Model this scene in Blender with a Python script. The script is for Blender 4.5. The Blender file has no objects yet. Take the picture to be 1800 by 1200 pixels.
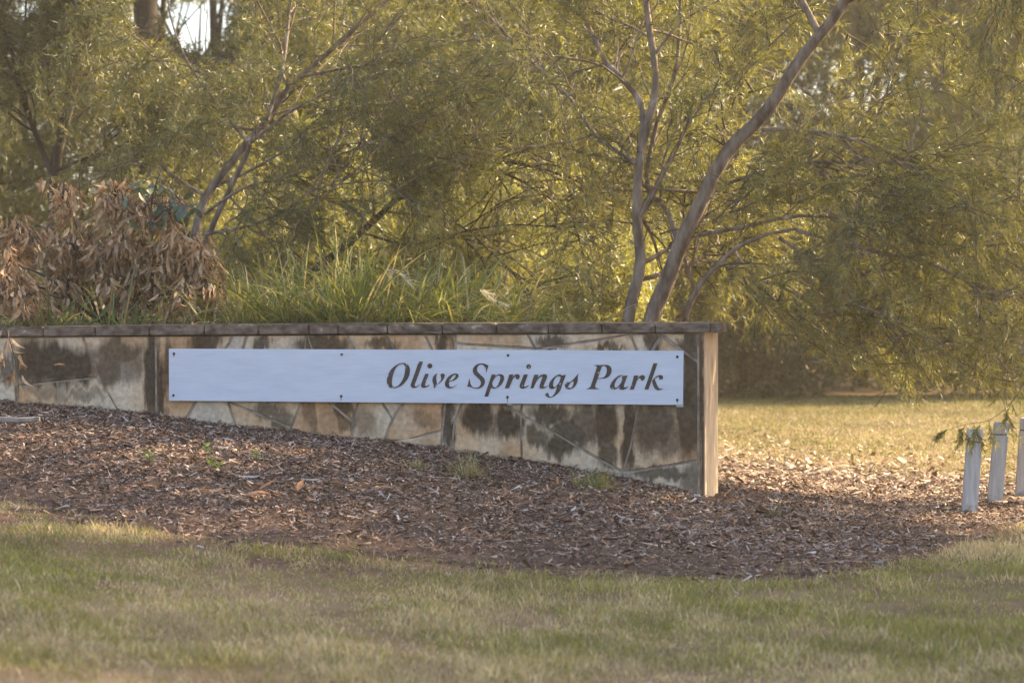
import bpy, bmesh, math, random
import numpy as np
from mathutils import Vector, Matrix

# ------------------------------------------------------------------ camera, sky, sun, exposure
S = bpy.context.scene
COL = S.collection
F, HZ, CZ = 4060.0, 508.0, 1.237          # focal length in px of the 1800 px photo, horizon row, eye height
cam_d = bpy.data.cameras.new('camera')
cam = bpy.data.objects.new('camera', cam_d); COL.objects.link(cam)
cam.location = (0, 0, CZ); cam.rotation_euler = (math.pi / 2, 0, 0)
cam_d.sensor_width = 36.0; cam_d.lens = 36.0 * F / 1800.0
cam_d.shift_y = -(600.0 - HZ) / 1800.0
cam_d.clip_start = 0.1; cam_d.clip_end = 2000.0
cam_d.dof.use_dof = True; cam_d.dof.focus_distance = 13.7; cam_d.dof.aperture_fstop = 2.8
S.camera = cam

SUN_EL, SUN_AZ = math.radians(33.0), math.radians(68.0)   # azimuth from +y (view direction) towards +x (right)
world = bpy.data.worlds.new('World'); S.world = world; world.use_nodes = True
wn = world.node_tree.nodes; wl = world.node_tree.links
bg = wn['Background']; bg.inputs['Strength'].default_value = 0.15
sky = wn.new('ShaderNodeTexSky'); sky.sky_type = 'NISHITA'; sky.sun_disc = False
sky.sun_elevation = SUN_EL; sky.sun_rotation = SUN_AZ
sky.air_density = 1.0; sky.dust_density = 3.5; sky.ozone_density = 0.7
wl.new(sky.outputs['Color'], bg.inputs['Color'])
sun_d = bpy.data.lights.new('sun', 'SUN'); sun_d.energy = 5.0; sun_d.angle = math.radians(0.6)
sun_d.color = (1.0, 0.79, 0.48)
sun = bpy.data.objects.new('sun', sun_d); COL.objects.link(sun)
to_sun = Vector((math.sin(SUN_AZ) * math.cos(SUN_EL), math.cos(SUN_AZ) * math.cos(SUN_EL), math.sin(SUN_EL)))
sun.rotation_euler = to_sun.to_track_quat('Z', 'Y').to_euler()
sun.location = (8, 20, 15)
S.view_settings.view_transform = 'Standard'; S.view_settings.look = 'None'
S.view_settings.exposure = 1.88; S.view_settings.gamma = 1.0
S.view_settings.use_curve_mapping = False
S.render.engine = 'CYCLES'
cy = S.cycles
cy.use_denoising = True
cy.max_bounces = 8; cy.diffuse_bounces = 4; cy.glossy_bounces = 2; cy.transmission_bounces = 4
cy.transparent_max_bounces = 8; cy.volume_bounces = 1
cy.caustics_reflective = False; cy.caustics_refractive = False
HAZE_DENSITY = 0.0016

# ------------------------------------------------------------------ helpers
def nrm(a):
    return a / np.maximum(np.linalg.norm(a, axis=-1, keepdims=True), 1e-9)

def P(px, py, d):
    return np.array([(px - 900.0) / F * d, d, CZ - (py - HZ) / F * d])

def to_px(v):
    v = np.asarray(v); d = np.maximum(v[..., 1], .1)
    return np.stack([900 + v[..., 0] / d * F, HZ - (v[..., 2] - CZ) / d * F], -1)

WA = np.array([1.13, 13.5]); WB = np.array([-2.08, 14.1])
WDIR = (WA - WB) / np.linalg.norm(WA - WB)                 # along the wall, towards its right end
WN = np.array([WDIR[1], -WDIR[0]])                          # out of the wall, towards the viewer
SL = (WB[1] - WA[1]) / (WB[0] - WA[0])
def yw(x): return WA[1] + (x - WA[0]) * SL
def wdepth(px):
    k = (px - 900.0) / F
    return (WA[1] - SL * WA[0]) / (1 - SL * k)
def W(px, py, off=0.0):
    v = P(px, py, wdepth(px)); v[:2] += WN * off
    return v

def link(o, parent=None):
    COL.objects.link(o)
    if parent is not None: o.parent = parent
    return o

def tag(o, label=None, cat=None, group=None, kind=None):
    if label: o['label'] = label
    if cat: o['category'] = cat
    if group: o['group'] = group
    if kind: o['kind'] = kind
    return o

def empty(name, loc, label, cat, group=None):
    o = bpy.data.objects.new(name, None); o.location = Vector(loc); o.empty_display_size = .1
    link(o); tag(o, label, cat, group)
    return o

def put(o, parent):
    """parent a mesh whose vertices are in world space"""
    o.parent = parent
    o.matrix_parent_inverse = Matrix.Translation(parent.location).inverted()
    return o

def mesh_np(name, verts, faces, mat, col=None, smooth=False):
    """verts (N,3), faces (M,k) equal-sized"""
    verts = np.ascontiguousarray(verts, np.float32); faces = np.ascontiguousarray(faces, np.int32)
    me = bpy.data.meshes.new(name)
    M, k = faces.shape
    me.vertices.add(len(verts)); me.vertices.foreach_set('co', verts.ravel())
    me.loops.add(M * k); me.loops.foreach_set('vertex_index', faces.ravel())
    me.polygons.add(M); me.polygons.foreach_set('loop_start', np.arange(0, M * k, k, dtype=np.int32))
    if smooth: me.polygons.foreach_set('use_smooth', np.ones(M, bool))
    me.update(calc_edges=True)
    if col is not None:
        ca = me.color_attributes.new('Col', 'FLOAT_COLOR', 'POINT')
        c4 = np.ones((len(verts), 4), np.float32); c4[:, :3] = col
        ca.data.foreach_set('color', c4.ravel())
    me.materials.append(mat)
    return me

def obj_np(name, verts, faces, mat, parent=None, col=None, smooth=False):
    o = bpy.data.objects.new(name, mesh_np(name, verts, faces, mat, col, smooth)); link(o)
    if parent is not None: put(o, parent)
    return o

def obj_bm(name, bm, mat, parent=None, smooth=False):
    me = bpy.data.meshes.new(name); bmesh.ops.recalc_face_normals(bm, faces=bm.faces); bm.to_mesh(me); bm.free()
    if smooth:
        for p in me.polygons: p.use_smooth = True
    me.materials.append(mat)
    o = bpy.data.objects.new(name, me); link(o)
    if parent is not None: put(o, parent)
    return o

def smooth_path(pts, n):
    pts = np.asarray(pts, float); m = len(pts)
    ext = np.vstack([2 * pts[0] - pts[1], pts, 2 * pts[-1] - pts[-2]])
    u = np.linspace(0, m - 1 - 1e-6, n); i = u.astype(int); t = (u - i)[:, None]
    a, b, c, d = ext[i], ext[i + 1], ext[i + 2], ext[i + 3]
    return .5 * ((2 * b) + (-a + c) * t + (2 * a - 5 * b + 4 * c - d) * t * t + (-a + 3 * b - 3 * c + d) * t ** 3)

def tubes(paths, radii, sides):
    """list of (n,3) paths and (n,) radii -> verts, quads"""
    V, Q, base = [], [], 0
    ang = np.arange(sides) * 2 * np.pi / sides
    for p, r in zip(paths, radii):
        n = len(p)
        t = nrm(np.gradient(p, axis=0))
        up = np.array([0.31, 0.92, 0.23]); u = nrm(np.cross(t, up)); w = np.cross(t, u)
        ring = p[:, None, :] + r[:, None, None] * (np.cos(ang)[None, :, None] * u[:, None, :] + np.sin(ang)[None, :, None] * w[:, None, :])
        V.append(ring.reshape(-1, 3))
        i = np.arange(n - 1)[:, None] * sides; j = np.arange(sides)[None, :]; k = (j + 1) % sides
        Q.append((np.stack([i + j, i + k, i + sides + k, i + sides + j], -1).reshape(-1, 4)) + base)
        base += n * sides
    return np.vstack(V), np.vstack(Q)

def vnoise(x, y, seed=0):
    """cheap smooth value noise, vectorised"""
    xi = np.floor(x).astype(np.int64); yi = np.floor(y).astype(np.int64); fx = x - xi; fy = y - yi
    def h(a, b):
        n = (a * 374761393 + b * 668265263 + seed * 974634777) & 0x7fffffff
        n = ((n ^ (n >> 13)) * 1274126177) & 0x7fffffff
        return (n & 0xffff) / 65535.0
    sx = fx * fx * (3 - 2 * fx); sy = fy * fy * (3 - 2 * fy)
    return (h(xi, yi) * (1 - sx) + h(xi + 1, yi) * sx) * (1 - sy) + (h(xi, yi + 1) * (1 - sx) + h(xi + 1, yi + 1) * sx) * sy

def sstep(a, b, x):
    t = np.clip((x - a) / (b - a), 0, 1); return t * t * (3 - 2 * t)

# ------------------------------------------------------------------ materials
def new_mat(name):
    m = bpy.data.materials.new(name); m.use_nodes = True
    nt = m.node_tree
    return m, nt.nodes, nt.links, nt.nodes['Principled BSDF']

def N(nodes, t, **kw):
    n = nodes.new(t)
    for k, v in kw.items(): setattr(n, k, v)
    return n

def mat_noise(name, c1, c2, scale=8, rough=.85, bump=.3, bscale=60, stretch=(1, 1, 1), spec=.2, c3=None):
    m, n, l, b = new_mat(name)
    g = N(n, 'ShaderNodeNewGeometry')
    mp = N(n, 'ShaderNodeMapping'); mp.inputs['Scale'].default_value = stretch
    l.new(g.outputs['Position'], mp.inputs['Vector'])
    t = N(n, 'ShaderNodeTexNoise'); t.inputs['Scale'].default_value = scale; t.inputs['Detail'].default_value = 6
    l.new(mp.outputs[0], t.inputs['Vector'])
    r = N(n, 'ShaderNodeValToRGB'); e = r.color_ramp.elements
    e[0].position = .36; e[0].color = (*c1, 1); e[1].position = .64; e[1].color = (*c2, 1)
    if c3:
        x = r.color_ramp.elements.new(.72); x.color = (*c3, 1)
    l.new(t.outputs['Fac'], r.inputs['Fac']); l.new(r.outputs['Color'], b.inputs['Base Color'])
    t2 = N(n, 'ShaderNodeTexNoise'); t2.inputs['Scale'].default_value = bscale; t2.inputs['Detail'].default_value = 4
    l.new(mp.outputs[0], t2.inputs['Vector'])
    bp = N(n, 'ShaderNodeBump'); bp.inputs['Strength'].default_value = bump; bp.inputs['Distance'].default_value = .01
    l.new(t2.outputs['Fac'], bp.inputs['Height']); l.new(bp.outputs[0], b.inputs['Normal'])
    b.inputs['Roughness'].default_value = rough; b.inputs['Specular IOR Level'].default_value = spec
    return m

def mat_leaf(name, trans=.45, gloss=.05, rough=.45, tint=(1.15, 1.1, .6)):
    m, n, l, b = new_mat(name); n.remove(b)
    a = N(n, 'ShaderNodeVertexColor'); a.layer_name = 'Col'
    df = N(n, 'ShaderNodeBsdfDiffuse'); tr = N(n, 'ShaderNodeBsdfTranslucent'); gl = N(n, 'ShaderNodeBsdfGlossy')
    gl.inputs['Roughness'].default_value = rough; gl.inputs['Color'].default_value = (.9, .9, .85, 1)
    mu = N(n, 'ShaderNodeMix', data_type='RGBA', blend_type='MULTIPLY'); mu.inputs[0].default_value = 1
    mu.inputs[7].default_value = (*tint, 1)
    l.new(a.outputs['Color'], df.inputs['Color']); l.new(a.outputs['Color'], mu.inputs[6]); l.new(mu.outputs[2], tr.inputs['Color'])
    m1 = N(n, 'ShaderNodeMixShader'); m1.inputs[0].default_value = trans
    l.new(df.outputs[0], m1.inputs[1]); l.new(tr.outputs[0], m1.inputs[2])
    m2 = N(n, 'ShaderNodeMixShader'); m2.inputs[0].default_value = gloss
    l.new(m1.outputs[0], m2.inputs[1]); l.new(gl.outputs[0], m2.inputs[2])
    l.new(m2.outputs[0], n['Material Output'].inputs['Surface'])
    return m

M_leaf = mat_leaf('leaf', .6, .06)
M_grass = mat_leaf('grass_blade', .35, .04, .5, (1.1, 1.1, .7))
M_dead = mat_leaf('dead_leaf', .28, .04, .55, (1.1, .9, .7))
M_gum = mat_leaf('gum_leaf', .25, .05, .4, (1.0, 1.1, .7))
def mat_col(name, rough=.85, spec=.25):
    m, n, l, b = new_mat(name)
    a = N(n, 'ShaderNodeVertexColor'); a.layer_name = 'Col'; l.new(a.outputs['Color'], b.inputs['Base Color'])
    b.inputs['Roughness'].default_value = rough; b.inputs['Specular IOR Level'].default_value = spec
    return m
M_chip = mat_col('bark_chip', .75, .35)
M_bark = mat_noise('grey_bark', (.12, .085, .062), (.30, .235, .185), 17, .9, 1.0, 70, (1, 1, .3), c3=(.52, .48, .43))
M_bark_dark = mat_noise('dark_bark', (.045, .034, .027), (.10, .078, .062), 9, .9, .6, 40, (1, 1, .3))
M_twig = mat_noise('twig_bark', (.062, .045, .036), (.115, .088, .072), 12, .9, .2, 60)
M_soil = mat_noise('mulch_soil', (.060, .036, .026), (.13, .080, .056), 26, .95, .9, 90)
M_mortar = mat_noise('mortar', (.19, .16, .13), (.38, .32, .255), 16, .95, .5, 120)
M_cap = mat_noise('capstone_concrete', (.075, .053, .040), (.22, .17, .135), 15, .9, .7, 80, (1, 1, 1.8), c3=(.42, .37, .32))
M_screw = mat_noise('screw_steel', (.03, .025, .022), (.07, .05, .04), 60, .6, .1, 100)

def mat_lawn():
    m, n, l, b = new_mat('lawn_soil')
    g = N(n, 'ShaderNodeNewGeometry')
    t = N(n, 'ShaderNodeTexNoise'); t.inputs['Scale'].default_value = 1.1; t.inputs['Detail'].default_value = 7
    t.inputs['Roughness'].default_value = .65
    l.new(g.outputs['Position'], t.inputs['Vector'])
    r = N(n, 'ShaderNodeValToRGB'); e = r.color_ramp.elements
    e[0].position = .38; e[0].color = (.145, .10, .055, 1); e[1].position = .62; e[1].color = (.25, .17, .10, 1)
    l.new(t.outputs['Fac'], r.inputs['Fac'])
    va = N(n, 'ShaderNodeVertexColor'); va.layer_name = 'Col'
    r2 = N(n, 'ShaderNodeValToRGB'); e2 = r2.color_ramp.elements; e2[0].position = .4; e2[0].color = (.075, .045, .030, 1); e2[1].position = .65; e2[1].color = (.16, .10, .068, 1)
    t5 = N(n, 'ShaderNodeTexNoise'); t5.inputs['Scale'].default_value = 22; t5.inputs['Detail'].default_value = 6; l.new(g.outputs['Position'], t5.inputs['Vector']); l.new(t5.outputs['Fac'], r2.inputs[0])
    mx = N(n, 'ShaderNodeMix', data_type='RGBA'); l.new(va.outputs['Color'], mx.inputs[0]); l.new(r.outputs['Color'], mx.inputs[6]); l.new(r2.outputs['Color'], mx.inputs[7])
    l.new(mx.outputs[2], b.inputs['Base Color'])
    t2 = N(n, 'ShaderNodeTexNoise'); t2.inputs['Scale'].default_value = 70; t2.inputs['Detail'].default_value = 4
    l.new(g.outputs['Position'], t2.inputs['Vector'])
    bp = N(n, 'ShaderNodeBump'); bp.inputs['Strength'].default_value = .8; bp.inputs['Distance'].default_value = .02
    l.new(t2.outputs['Fac'], bp.inputs['Height']); l.new(bp.outputs[0], b.inputs['Normal'])
    b.inputs['Roughness'].default_value = .95; b.inputs['Specular IOR Level'].default_value = .1
    return m
M_lawn = mat_lawn()

# ------------------------------------------------------------------ ground shape
BASE_PX = [(-400, 680), (-100, 699), (0, 706), (200, 722), (300, 735), (420, 750), (500, 757), (600, 770), (700, 780), (780, 792),
           (900, 810), (1000, 825), (1100, 842), (1200, 864), (1240, 878)]
bx = np.array([W(a, b)[0] for a, b in BASE_PX]); bz = np.array([W(a, b)[2] for a, b in BASE_PX])
def lawn0(x): return -0.15 - 0.092 * np.minimum(np.maximum(x, -6), 0)
FRONT_PX = [(-500, 840), (-100, 868), (0, 882), (150, 908), (300, 940), (450, 962), (600, 975), (750, 986), (900, 997), (1100, 1011), (1300, 1019),
            (1450, 1016), (1550, 1001), (1640, 966), (1700, 946), (1800, 925)]
_f = []
for a, b in FRONT_PX:
    d = 11.5
    for _ in range(30): d = (CZ - float(lawn0((a - 900) / F * d))) * F / (b - HZ)
    _f.append(((a - 900) / F * d, d))
_f += [(3.6, 14.3), (4.6, 15.6), (6, 17.5)]
fx = np.array([p[0] for p in _f]); fy = np.array([p[1] for p in _f])
def yfront(x): return np.interp(x, fx, fy)
def yback(x): return np.interp(x, [1.0, 1.7, 2.7, 3.3, 4.0, 6.0], [19.6, 18.3, 17.0, 16.4, 16.0, 17.5])
def gz(x, y):
    x = np.asarray(x, float); y = np.asarray(y, float)
    lz = lawn0(x) + .018 * (vnoise(x * 1.3, y * 1.3, 3) - .5)
    yf = yfront(x); w_ = yw(np.minimum(x, 1.13))
    top = np.where(x < 1.13, np.interp(x, bx, bz), 0.0)
    bump = (top - lawn0(x)) * (1 - sstep(1.0, 3.0, x))
    t = np.clip((y - yf) / np.maximum(w_ - yf, .3), 0, 1)
    up = np.sin(t * np.pi / 2) * .55 + t * .45
    fall = 1 - sstep(0.2, 5.5, y - w_)
    zf = lz + bump * up * np.where(y > w_, fall, 1)
    bed = .84 * (1 - sstep(0.0, 1.15, x)) * (1 - sstep(18.0, 25.0, y)) + lz * sstep(18.0, 25.0, y) * (1 - sstep(0.0, 1.15, x)) + zf * sstep(0.0, 1.15, x)
    k = sstep(.12, .30, y - w_) * (x < 1.2)
    return zf * (1 - k) + np.maximum(bed, zf) * k
def in_mulch(x, y):
    wob = .22 * (vnoise(x * 2.2, y * 2.2, 11) - .5) + .12 * (vnoise(x * 7, y * 7, 12) - .5)
    front = y > yfront(x) + wob
    back = np.where(x < 1.0, y < yw(x) + 6, y < yback(x) + 2.2 * wob)
    return front & back

def grid(xs, ys, zf, dz=0.0):
    X, Y = np.meshgrid(xs, ys); Z = zf(X, Y) + dz
    v = np.stack([X, Y, Z], -1).reshape(-1, 3)
    nx, ny = len(xs), len(ys)
    i = np.arange(ny - 1)[:, None] * nx; j = np.arange(nx - 1)[None, :]
    q = np.stack([i + j, i + j + 1, i + nx + j + 1, i + nx + j], -1).reshape(-1, 4)
    return v, q
xs = np.concatenate([[-150, -100, -60, -30, -18, -12, -8], np.arange(-6, 7.01, .15), [8, 11, 16, 24, 40, 80, 150]])
ys = np.concatenate([[-60, -20, -5, 1, 4, 5.5], np.arange(6.5, 24, .15), [25, 26.5, 28.5, 31, 35, 42, 55, 80, 150]])
v, q = grid(xs, ys, gz)
def soil_amount(x, y):
    dd = yfront(x) - y; reach = .35 + 1.5 * sstep(.9, -2.0, x)
    a = 1.15 * (1 - sstep(.0, reach, dd)) * (y < yback(np.maximum(x, 1.0)) + .8)
    return np.clip(np.maximum(a * (.55 + .9 * vnoise(x * 2.3, y * 2.3, 51)), .5 * sstep(.60, .9, vnoise(x * 1.7 + 9, y * 2.1, 52))), 0, 1)
sa = soil_amount(v[:, 0], v[:, 1])
tag(obj_np('lawn', v, q, M_lawn, col=np.repeat(sa[:, None], 3, 1), smooth=True), 'mown lawn ground running from the foreground to the trees', kind='structure')
def mulch_z(x, y):
    b = .006 + .02 * (vnoise(x * 9, y * 9, 5) - .3) + .014 * (vnoise(x * 23, y * 23, 6) - .5)
    return gz(x, y) + np.where(in_mulch(x, y), np.maximum(b, .004), -.06)
v, q = grid(np.arange(-4.2, 5.0, .05), np.arange(10.6, 20.5, .05), mulch_z)
keep = in_mulch(v[:, 0], v[:, 1]) & ~((v[:, 1] > yw(v[:, 0]) + .12) & (v[:, 0] < 1.18))
q = q[keep[q].any(1)]
tag(obj_np('mulch_bed', v, q, M_soil, smooth=True), 'dark mulch bed sloping up to the foot of the stone wall', kind='structure')

# ------------------------------------------------------------------ stone wall
def mat_stone():
    m, n, l, b = new_mat('stained_sandstone')
    g = N(n, 'ShaderNodeNewGeometry')
    oi = N(n, 'ShaderNodeObjectInfo')
    t = N(n, 'ShaderNodeTexNoise'); t.inputs['Scale'].default_value = 3.2; t.inputs['Detail'].default_value = 5
    l.new(g.outputs['Position'], t.inputs['Vector'])
    ad = N(n, 'ShaderNodeMath', operation='MULTIPLY_ADD'); ad.inputs[1].default_value = .52
    l.new(oi.outputs['Random'], ad.inputs[0]); l.new(t.outputs['Fac'], ad.inputs[2])
    r = N(n, 'ShaderNodeValToRGB'); e = r.color_ramp.elements
    e[0].position = .42; e[0].color = (.56, .47, .37, 1); e[1].position = .98; e[1].color = (.54, .33, .18, 1)
    x = e.new(.68); x.color = (.62, .50, .36, 1); x = e.new(.85); x.color = (.57, .40, .25, 1)
    l.new(ad.outputs[0], r.inputs['Fac'])
    # fine mottling
    t3 = N(n, 'ShaderNodeTexNoise'); t3.inputs['Scale'].default_value = 34; t3.inputs['Detail'].default_value = 6
    l.new(g.outputs['Position'], t3.inputs['Vector'])
    mr = N(n, 'ShaderNodeMapRange'); mr.inputs[1].default_value = .3; mr.inputs[2].default_value = .7; mr.inputs[3].default_value = .72; mr.inputs[4].default_value = 1.12
    l.new(t3.outputs['Fac'], mr.inputs[0])
    mm = N(n, 'ShaderNodeMix', data_type='RGBA', blend_type='MULTIPLY'); mm.inputs[0].default_value = 1
    l.new(r.outputs['Color'], mm.inputs[6]); l.new(mr.outputs[0], mm.inputs[7])
    # mould stains: blobs with a frayed outline (x, z on the wall face)
    wp = N(n, 'ShaderNodeTexNoise'); wp.inputs['Scale'].default_value = 13; wp.inputs['Detail'].default_value = 6; wp.inputs['Roughness'].default_value = .62
    wm = N(n, 'ShaderNodeMapping'); wm.inputs['Scale'].default_value = (1.3, 1, .30); l.new(g.outputs['Position'], wm.inputs[0]); l.new(wm.outputs[0], wp.inputs['Vector'])
    sb = N(n, 'ShaderNodeVectorMath', operation='SUBTRACT'); sb.inputs[1].default_value = (.5, .5, .5)
    l.new(wp.outputs['Color'], sb.inputs[0])
    ma = N(n, 'ShaderNodeVectorMath', operation='MULTIPLY_ADD'); ma.inputs[1].default_value = (.16, 0, .22)
    l.new(sb.outputs[0], ma.inputs[0]); l.new(g.outputs['Position'], ma.inputs[2])
    flat = N(n, 'ShaderNodeVectorMath', operation='MULTIPLY'); flat.inputs[1].default_value = (1, 0, 1)
    l.new(ma.outputs[0], flat.inputs[0])
    prev = None
    for (cx, cyy, rx, ry, st) in STAINS:
        c = W(cx, cyy); sc = wdepth(cx) / F
        s1 = N(n, 'ShaderNodeVectorMath', operation='SUBTRACT'); s1.inputs[1].default_value = (c[0], 0, c[2])
        l.new(flat.outputs[0], s1.inputs[0])
        s2 = N(n, 'ShaderNodeVectorMath', operation='MULTIPLY'); s2.inputs[1].default_value = (1 / (rx * sc), 0, 1 / (ry * sc))
        l.new(s1.outputs[0], s2.inputs[0])
        s3 = N(n, 'ShaderNodeVectorMath', operation='LENGTH'); l.new(s2.outputs[0], s3.inputs[0])
        s4 = N(n, 'ShaderNodeMapRange', interpolation_type='SMOOTHSTEP')
        s4.inputs[1].default_value = 1.6; s4.inputs[2].default_value = .7; s4.inputs[3].default_value = 0; s4.inputs[4].default_value = st
        l.new(s3.outputs['Value'], s4.inputs[0])
        if prev is None: prev = s4.outputs[0]
        else:
            mx = N(n, 'ShaderNodeMath', operation='MAXIMUM'); l.new(prev, mx.inputs[0]); l.new(s4.outputs[0], mx.inputs[1]); prev = mx.outputs[0]
    # overall grime
    t4 = N(n, 'ShaderNodeTexNoise'); t4.inputs['Scale'].default_value = 5.5; t4.inputs['Detail'].default_value = 7
    mp = N(n, 'ShaderNodeMapping'); mp.inputs['Scale'].default_value = (1.6, 1, .5); l.new(g.outputs['Position'], mp.inputs[0]); l.new(mp.outputs[0], t4.inputs['Vector'])
    gm = N(n, 'ShaderNodeMapRange'); gm.inputs[1].default_value = .5; gm.inputs[2].default_value = .75; gm.inputs[4].default_value = .32
    l.new(t4.outputs['Fac'], gm.inputs[0])
    mx = N(n, 'ShaderNodeMath', operation='MAXIMUM'); l.new(prev, mx.inputs[0]); l.new(gm.outputs[0], mx.inputs[1])
    mx2 = N(n, 'ShaderNodeMath', operation='MULTIPLY'); l.new(mx.outputs[0], mx2.inputs[0])
    m5 = N(n, 'ShaderNodeMapRange'); m5.inputs[1].default_value = .25; m5.inputs[2].default_value = .6; m5.inputs[3].default_value = 1.0; m5.inputs[4].default_value = .93
    l.new(t3.outputs['Fac'], m5.inputs[0]); l.new(m5.outputs[0], mx2.inputs[1])
    fin = N(n, 'ShaderNodeMix', data_type='RGBA'); fin.inputs[7].default_value = (.030, .020, .0135, 1)
    l.new(mx2.outputs[0], fin.inputs[0]); l.new(mm.outputs[2], fin.inputs[6])
    l.new(fin.outputs[2], b.inputs['Base Color'])
    bp = N(n, 'ShaderNodeBump'); bp.inputs['Strength'].default_value = .7; bp.inputs['Distance'].default_value = .014
    hb = N(n, 'ShaderNodeTexNoise'); hb.inputs['Scale'].default_value = 11; hb.inputs['Detail'].default_value = 7; l.new(g.outputs['Position'], hb.inputs['Vector']); l.new(hb.outputs['Fac'], bp.inputs['Height']); l.new(bp.outputs[0], b.inputs['Normal'])
    b.inputs['Roughness'].default_value = .93; b.inputs['Specular IOR Level'].default_value = .15
    return m
STAINS = [(92, 640, 72, 34, .97), (55, 640, 36, 36, .95), (140, 645, 26, 28, .97), (8, 650, 12, 26, .8), (205, 618, 45, 20, .85), (190, 645, 26, 30, .85), (228, 640, 22, 30, .7),
          (265, 650, 13, 80, .97), (283, 690, 9, 55, .95), (297, 640, 12, 38, .8), (150, 692, 34, 9, .6), (90, 690, 40, 10, .5), (360, 604, 26, 19, .93), (462, 604, 15, 15, .9), (565, 606, 45, 16, .9),
          (672, 607, 26, 10, .85), (780, 598, 12, 22, .93), (970, 602, 24, 14, .9), (1062, 612, 14, 7, .85), (1083, 608, 14, 9, .8), (1148, 601, 12, 20, .9), (1205, 606, 20, 11, .85),
          (470, 720, 22, 16, .8), (496, 738, 14, 16, .8), (545, 728, 11, 36, .6), (606, 718, 17, 16, .9), (612, 742, 14, 16, .7), (642, 744, 22, 22, .5), (745, 738, 24, 14, .5),
          (787, 738, 9, 50, .96), (838, 735, 27, 28, .97), (868, 745, 22, 22, .7), (893, 742, 26, 26, .97), (945, 768, 22, 18, .85), (985, 784, 26, 18, .95), (968, 728, 34, 18, .93), (1005, 758, 32, 22, .93),
          (1030, 745, 22, 36, .85), (1062, 745, 20, 38, .95), (1070, 800, 16, 24, .9), (1105, 765, 9, 60, .96), (1148, 748, 36, 44, .9), (1175, 775, 22, 26, .75), (1208, 730, 22, 66, .93), (1216, 650, 14, 90, .93),
          (1160, 832, 52, 11, .85), (1212, 840, 18, 26, .75), (1234, 730, 8, 150, .93), (1178, 700, 30, 30, .7)]
M_stone = mat_stone()

wall = empty('stone_wall', W(1240, 878), 'low retaining wall of crazy-paved sandstone with dark mould stains', 'wall')
THK = .36
# core: mortar face recessed behind the stones
def prism(name, plan_top, z0, z1s, mat, parent):
    bm = bmesh.new()
    lo = [bm.verts.new((p[0], p[1], z0)) for p in plan_top]; hi = [bm.verts.new((p[0], p[1], z)) for p, z in zip(plan_top, z1s)]
    n = len(lo)
    for i in range(n): bm.faces.new((lo[i], lo[(i + 1) % n], hi[(i + 1) % n], hi[i]))
    bm.faces.new(lo[::-1]); bm.faces.new(hi)
    return bm
def cap_bot(px): return float(np.interp(px, [-200, 0, 300, 600, 900, 1268], [594, 592, 589, 587, 586, 585]))
def cap_top(px): return float(np.interp(px, [-200, 0, 80, 300, 500, 700, 1268], [577, 575.5, 574, 571, 569, 568, 567.5]))
a = W(-190, cap_bot(-190), -.008); b_ = W(1237, cap_bot(1237), -.008)
pl = [a[:2], b_[:2], b_[:2] - WN * THK, a[:2] - WN * THK]
obj_bm('mortar_core', prism('core', pl, -.35, [a[2], b_[2], b_[2], a[2]], M_mortar, wall), M_mortar, wall)

STONES = [
 [(-80, 586), (22, 586), (31, 760), (-80, 760)], [(22, 586), (145, 586), (173, 663), (50, 676), (27.5, 679)],
 [(27.5, 679), (100, 670), (107, 780), (32, 780)], [(100, 670), (173, 663), (209, 722), (238, 780), (107, 780)],
 [(145, 586), (273, 586), (274, 790), (243, 790), (209, 722), (173, 663)], [(273, 586), (411, 586), (345, 704), (296, 790), (274, 790)],
 [(411, 586), (434, 586), (401, 706), (430, 800), (296, 800), (345, 704)], [(434, 586), (538, 586), (530, 706), (511, 751), (401, 706)],
 [(401, 706), (511, 751), (516, 800), (430, 800)], [(538, 586), (560, 650), (577, 706), (619, 741), (617, 810), (516, 800), (511, 751), (530, 706)],
 [(538, 586), (609, 586), (645, 655), (631, 706), (619, 741), (577, 706), (560, 650)],
 [(645, 655), (671, 706), (690, 737), (675, 774), (662, 820), (617, 810), (619, 741), (631, 706)],
 [(609, 586), (677, 586), (727, 672), (710, 706), (690, 737), (671, 706)],
 [(690, 737), (710, 706), (727, 672), (783, 700), (777, 757), (751, 763), (713, 775), (675, 774)],
 [(675, 774), (713, 775), (751, 763), (777, 757), (772, 840), (660, 830)],
 [(677, 586), (746, 586), (792, 686), (783, 700), (727, 672)], [(746, 586), (800, 586), (801, 690), (792, 686)],
 [(783, 700), (792, 686), (801, 690), (815, 700), (798, 747), (788, 840), (772, 840), (777, 757)],
 [(800, 586), (927, 586), (940, 613), (930, 612), (800.5, 604)], [(800.5, 604), (930, 612), (941, 614), (922, 680), (884, 708), (815, 700), (801, 690)],
 [(815, 700), (884, 708), (915, 729), (917, 800), (917, 860), (788, 840), (798, 747)], [(884, 708), (922, 680), (915, 729)],
 [(927, 586), (1107, 586), (1053, 597), (954, 612), (941, 613)],
 [(922, 680), (941, 613), (954, 612), (1053, 597), (1058, 620), (1057, 709), (967, 756), (915, 729)],
 [(915, 729), (967, 756), (1042, 801), (1094, 829), (1100, 890), (917, 870), (917, 800)],
 [(1057, 709), (1058, 620), (1053, 597), (1107, 586), (1130, 640), (1121, 718), (1108, 785), (1094, 829), (1042, 801), (967, 756)],
 [(1107, 586), (1163, 586), (1130, 640)], [(1130, 640), (1163, 592), (1227, 636), (1227.5, 809), (1108, 829), (1094, 829), (1108, 785), (1121, 718)],
 [(1094, 829), (1108, 829), (1227.5, 809), (1229, 915), (1100, 890)], [(1163, 588), (1163, 586), (1227, 586), (1227, 636)],
 [(1227, 586), (1239.5, 586), (1239.5, 915), (1229, 915), (1227.5, 809)]]
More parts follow.
